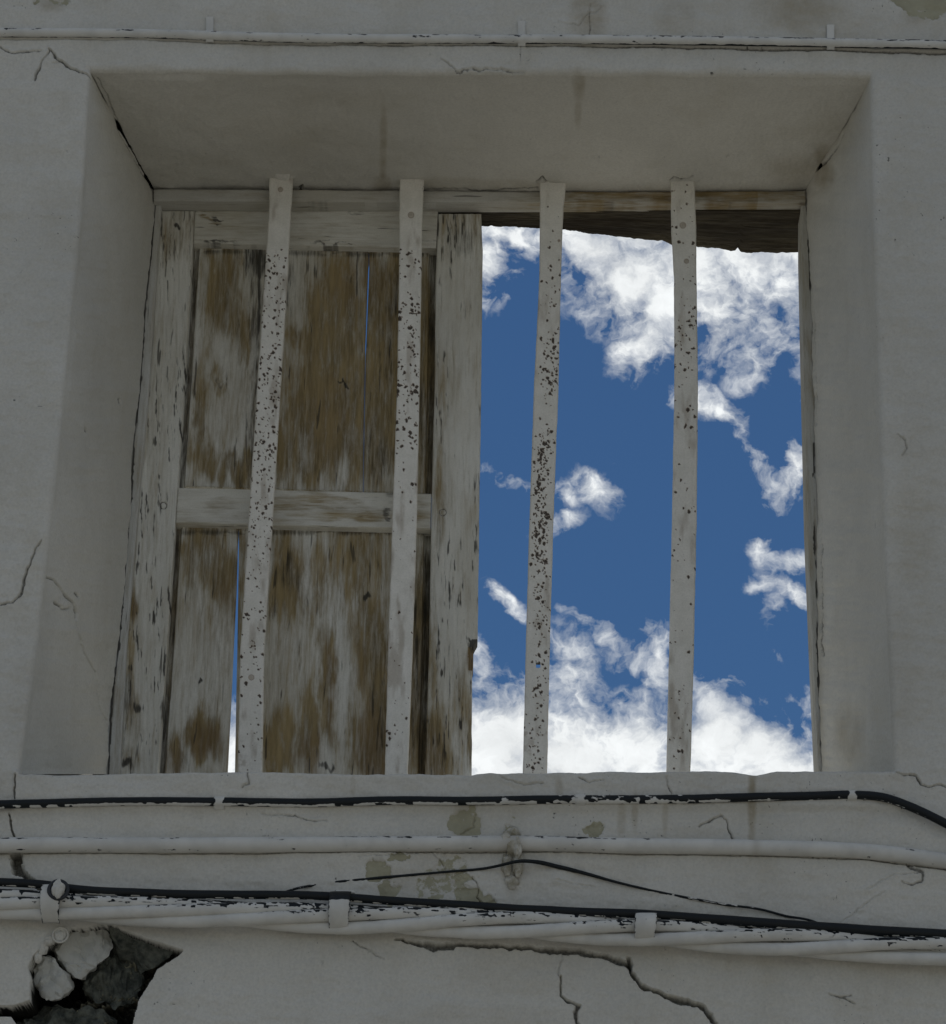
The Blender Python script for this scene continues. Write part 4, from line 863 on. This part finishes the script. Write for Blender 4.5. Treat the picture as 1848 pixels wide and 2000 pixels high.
def ringm(parent, name, px, py, Y, R0, r0_, mat, label=None):
    c = at(np.array([float(px)]), np.array([float(py)]), Y)[0]; a = np.linspace(0, 2*np.pi, 33)
    P = np.stack([c[0]+R0*PXM*np.cos(a), np.full(33, c[1]), c[2]+R0*PXM*np.sin(a)], -1)
    bm = bmesh.new(); rows = []
    for j in range(32):
        row = []
        for b in np.linspace(0, 2*np.pi, 8, endpoint=False):
            rr = (R0+r0_*math.cos(b))*PXM; row.append(bm.verts.new(Vector((c[0]+rr*math.cos(a[j]), c[1]+r0_*PXM*math.sin(b), c[2]+rr*math.sin(a[j])))-parent.location))
        rows.append(row)
    for j in range(32):
        for i_ in range(8): bm.faces.new((rows[j][i_], rows[(j+1) % 32][i_], rows[(j+1) % 32][(i_+1) % 8], rows[j][(i_+1) % 8]))
    bmesh.ops.recalc_face_normals(bm, faces=bm.faces)
    for f in bm.faces: f.smooth = True
    me = bpy.data.meshes.new(name); bm.to_mesh(me); bm.free(); o = link(me, name, mat, parent)
    if label: o['label'] = label
# clamps holding the bundle
def clamp(cx, w_, y0, y1, yc, name='clamp', label=None, bare=0, seed=1, extra=0):
    ys = np.linspace(y0, y1, 50); t_ = np.linspace(-1, 1, 50); dep = -.018-.033*np.sqrt(np.clip(1-t_**2*.96, 0, 1))
    nx = 9; s = np.linspace(-.5, .5, nx); V = np.zeros((50, nx, 3))
    for i_, si in enumerate(s):
        xx = cx+si*w_*(1-.12*(t_ > .3)*t_)-.06*(ys-y0); V[:, i_] = at(xx, ys, 0.0); V[:, i_, 1] = dep+.0016*(abs(si)*2)**4
    Bk = V.copy(); Bk[..., 1] += .004; n = 50*nx; i = np.arange(n).reshape(50, nx)
    ring = np.concatenate([i[0, :-1], i[:-1, -1], i[-1, :0:-1], i[:0:-1, 0]]); nr_ = np.roll(ring, -1)
    VV = np.concatenate([V.reshape(-1, 3), Bk.reshape(-1, 3)])-np.array(r.location)
    Xg, Yg = np.meshgrid(s*w_, ys); k = np.zeros((n, 3)); k[:, 0] = (.5*fbm(Xg+cx, Yg, 8, seed=seed)+.35*(np.abs(Xg)/w_ > .44)+bare*(1-ss(y0+.30*(y1-y0), y0+.36*(y1-y0), Yg+4*(fbm(Xg, Yg, 6, seed=3)-.5)))-.08).ravel()
    me = np_mesh(VV, np.concatenate([gfaces(50, nx).reshape(-1, 4), gfaces(50, nx, n, True).reshape(-1, 4), np.stack([ring, nr_, nr_+n, ring+n], -1)]), name, True, np.concatenate([k, k])); fixnorm(me)
    o = link(me, name, CABLE, r)
    if label: o['label'] = label
clamp(108, 38, 1738, 1812, 1780, label='wide white strap clamp at the left with a bolt on top', seed=401)
clamp(667, 41, 1752, 1830, 1790, label='strap clamp with its upper half bare and black', bare=.9, seed=402)
clamp(1259, 42, 1794, 1854, 1820, label='white strap clamp toward the right', seed=403)
lump(r, 'bolt_head', [(114, 1737, -.052, 11.5, 8, 17)], STUCCO, 9)
ringm(r, 'bolt_collar', 114, 1738, -.050, 17, 3.8, BLACK)
lump(r, 'washer', [(118, 1826, -.004, 13, 5, 14)], STUCCO, 19)
lump(r, 'washer', [(669, 1835, -.002, 15, 4, 13)], STUCCO, 23)
ringm(r, 'nail_ring', 118, 1826, -.006, 14, 2.2, STUCCO)
ringm(r, 'nail_ring', 669, 1835, -.004, 16, 1.8, STUCCO)
boxes('clamp_lug', CABLE, r, [(xof(655, 1742, -.02), xof(693, 1742, -.02), -.026, -.014, zof(670, 1747, -.02), zof(670, 1741, -.02))], bev=.001)
boxes('clamp_lug', BLACK, r, [(xof(652, 1752, -.02), xof(690, 1752, -.02), -.028, -.016, zof(670, 1759, -.02), zof(670, 1751, -.02))], bev=.001)
# mortar tail under the left clamp
lump(r, 'mortar_smear', [(84, 1850, .004, 9, 8, 15), (74, 1868, .006, 7, 7, 12), (97, 1838, 0, 9, 8, 9)], STUCCO, 12)
print('verts', sum(len(o.data.vertices) for o in bpy.data.objects if o.type == 'MESH'))
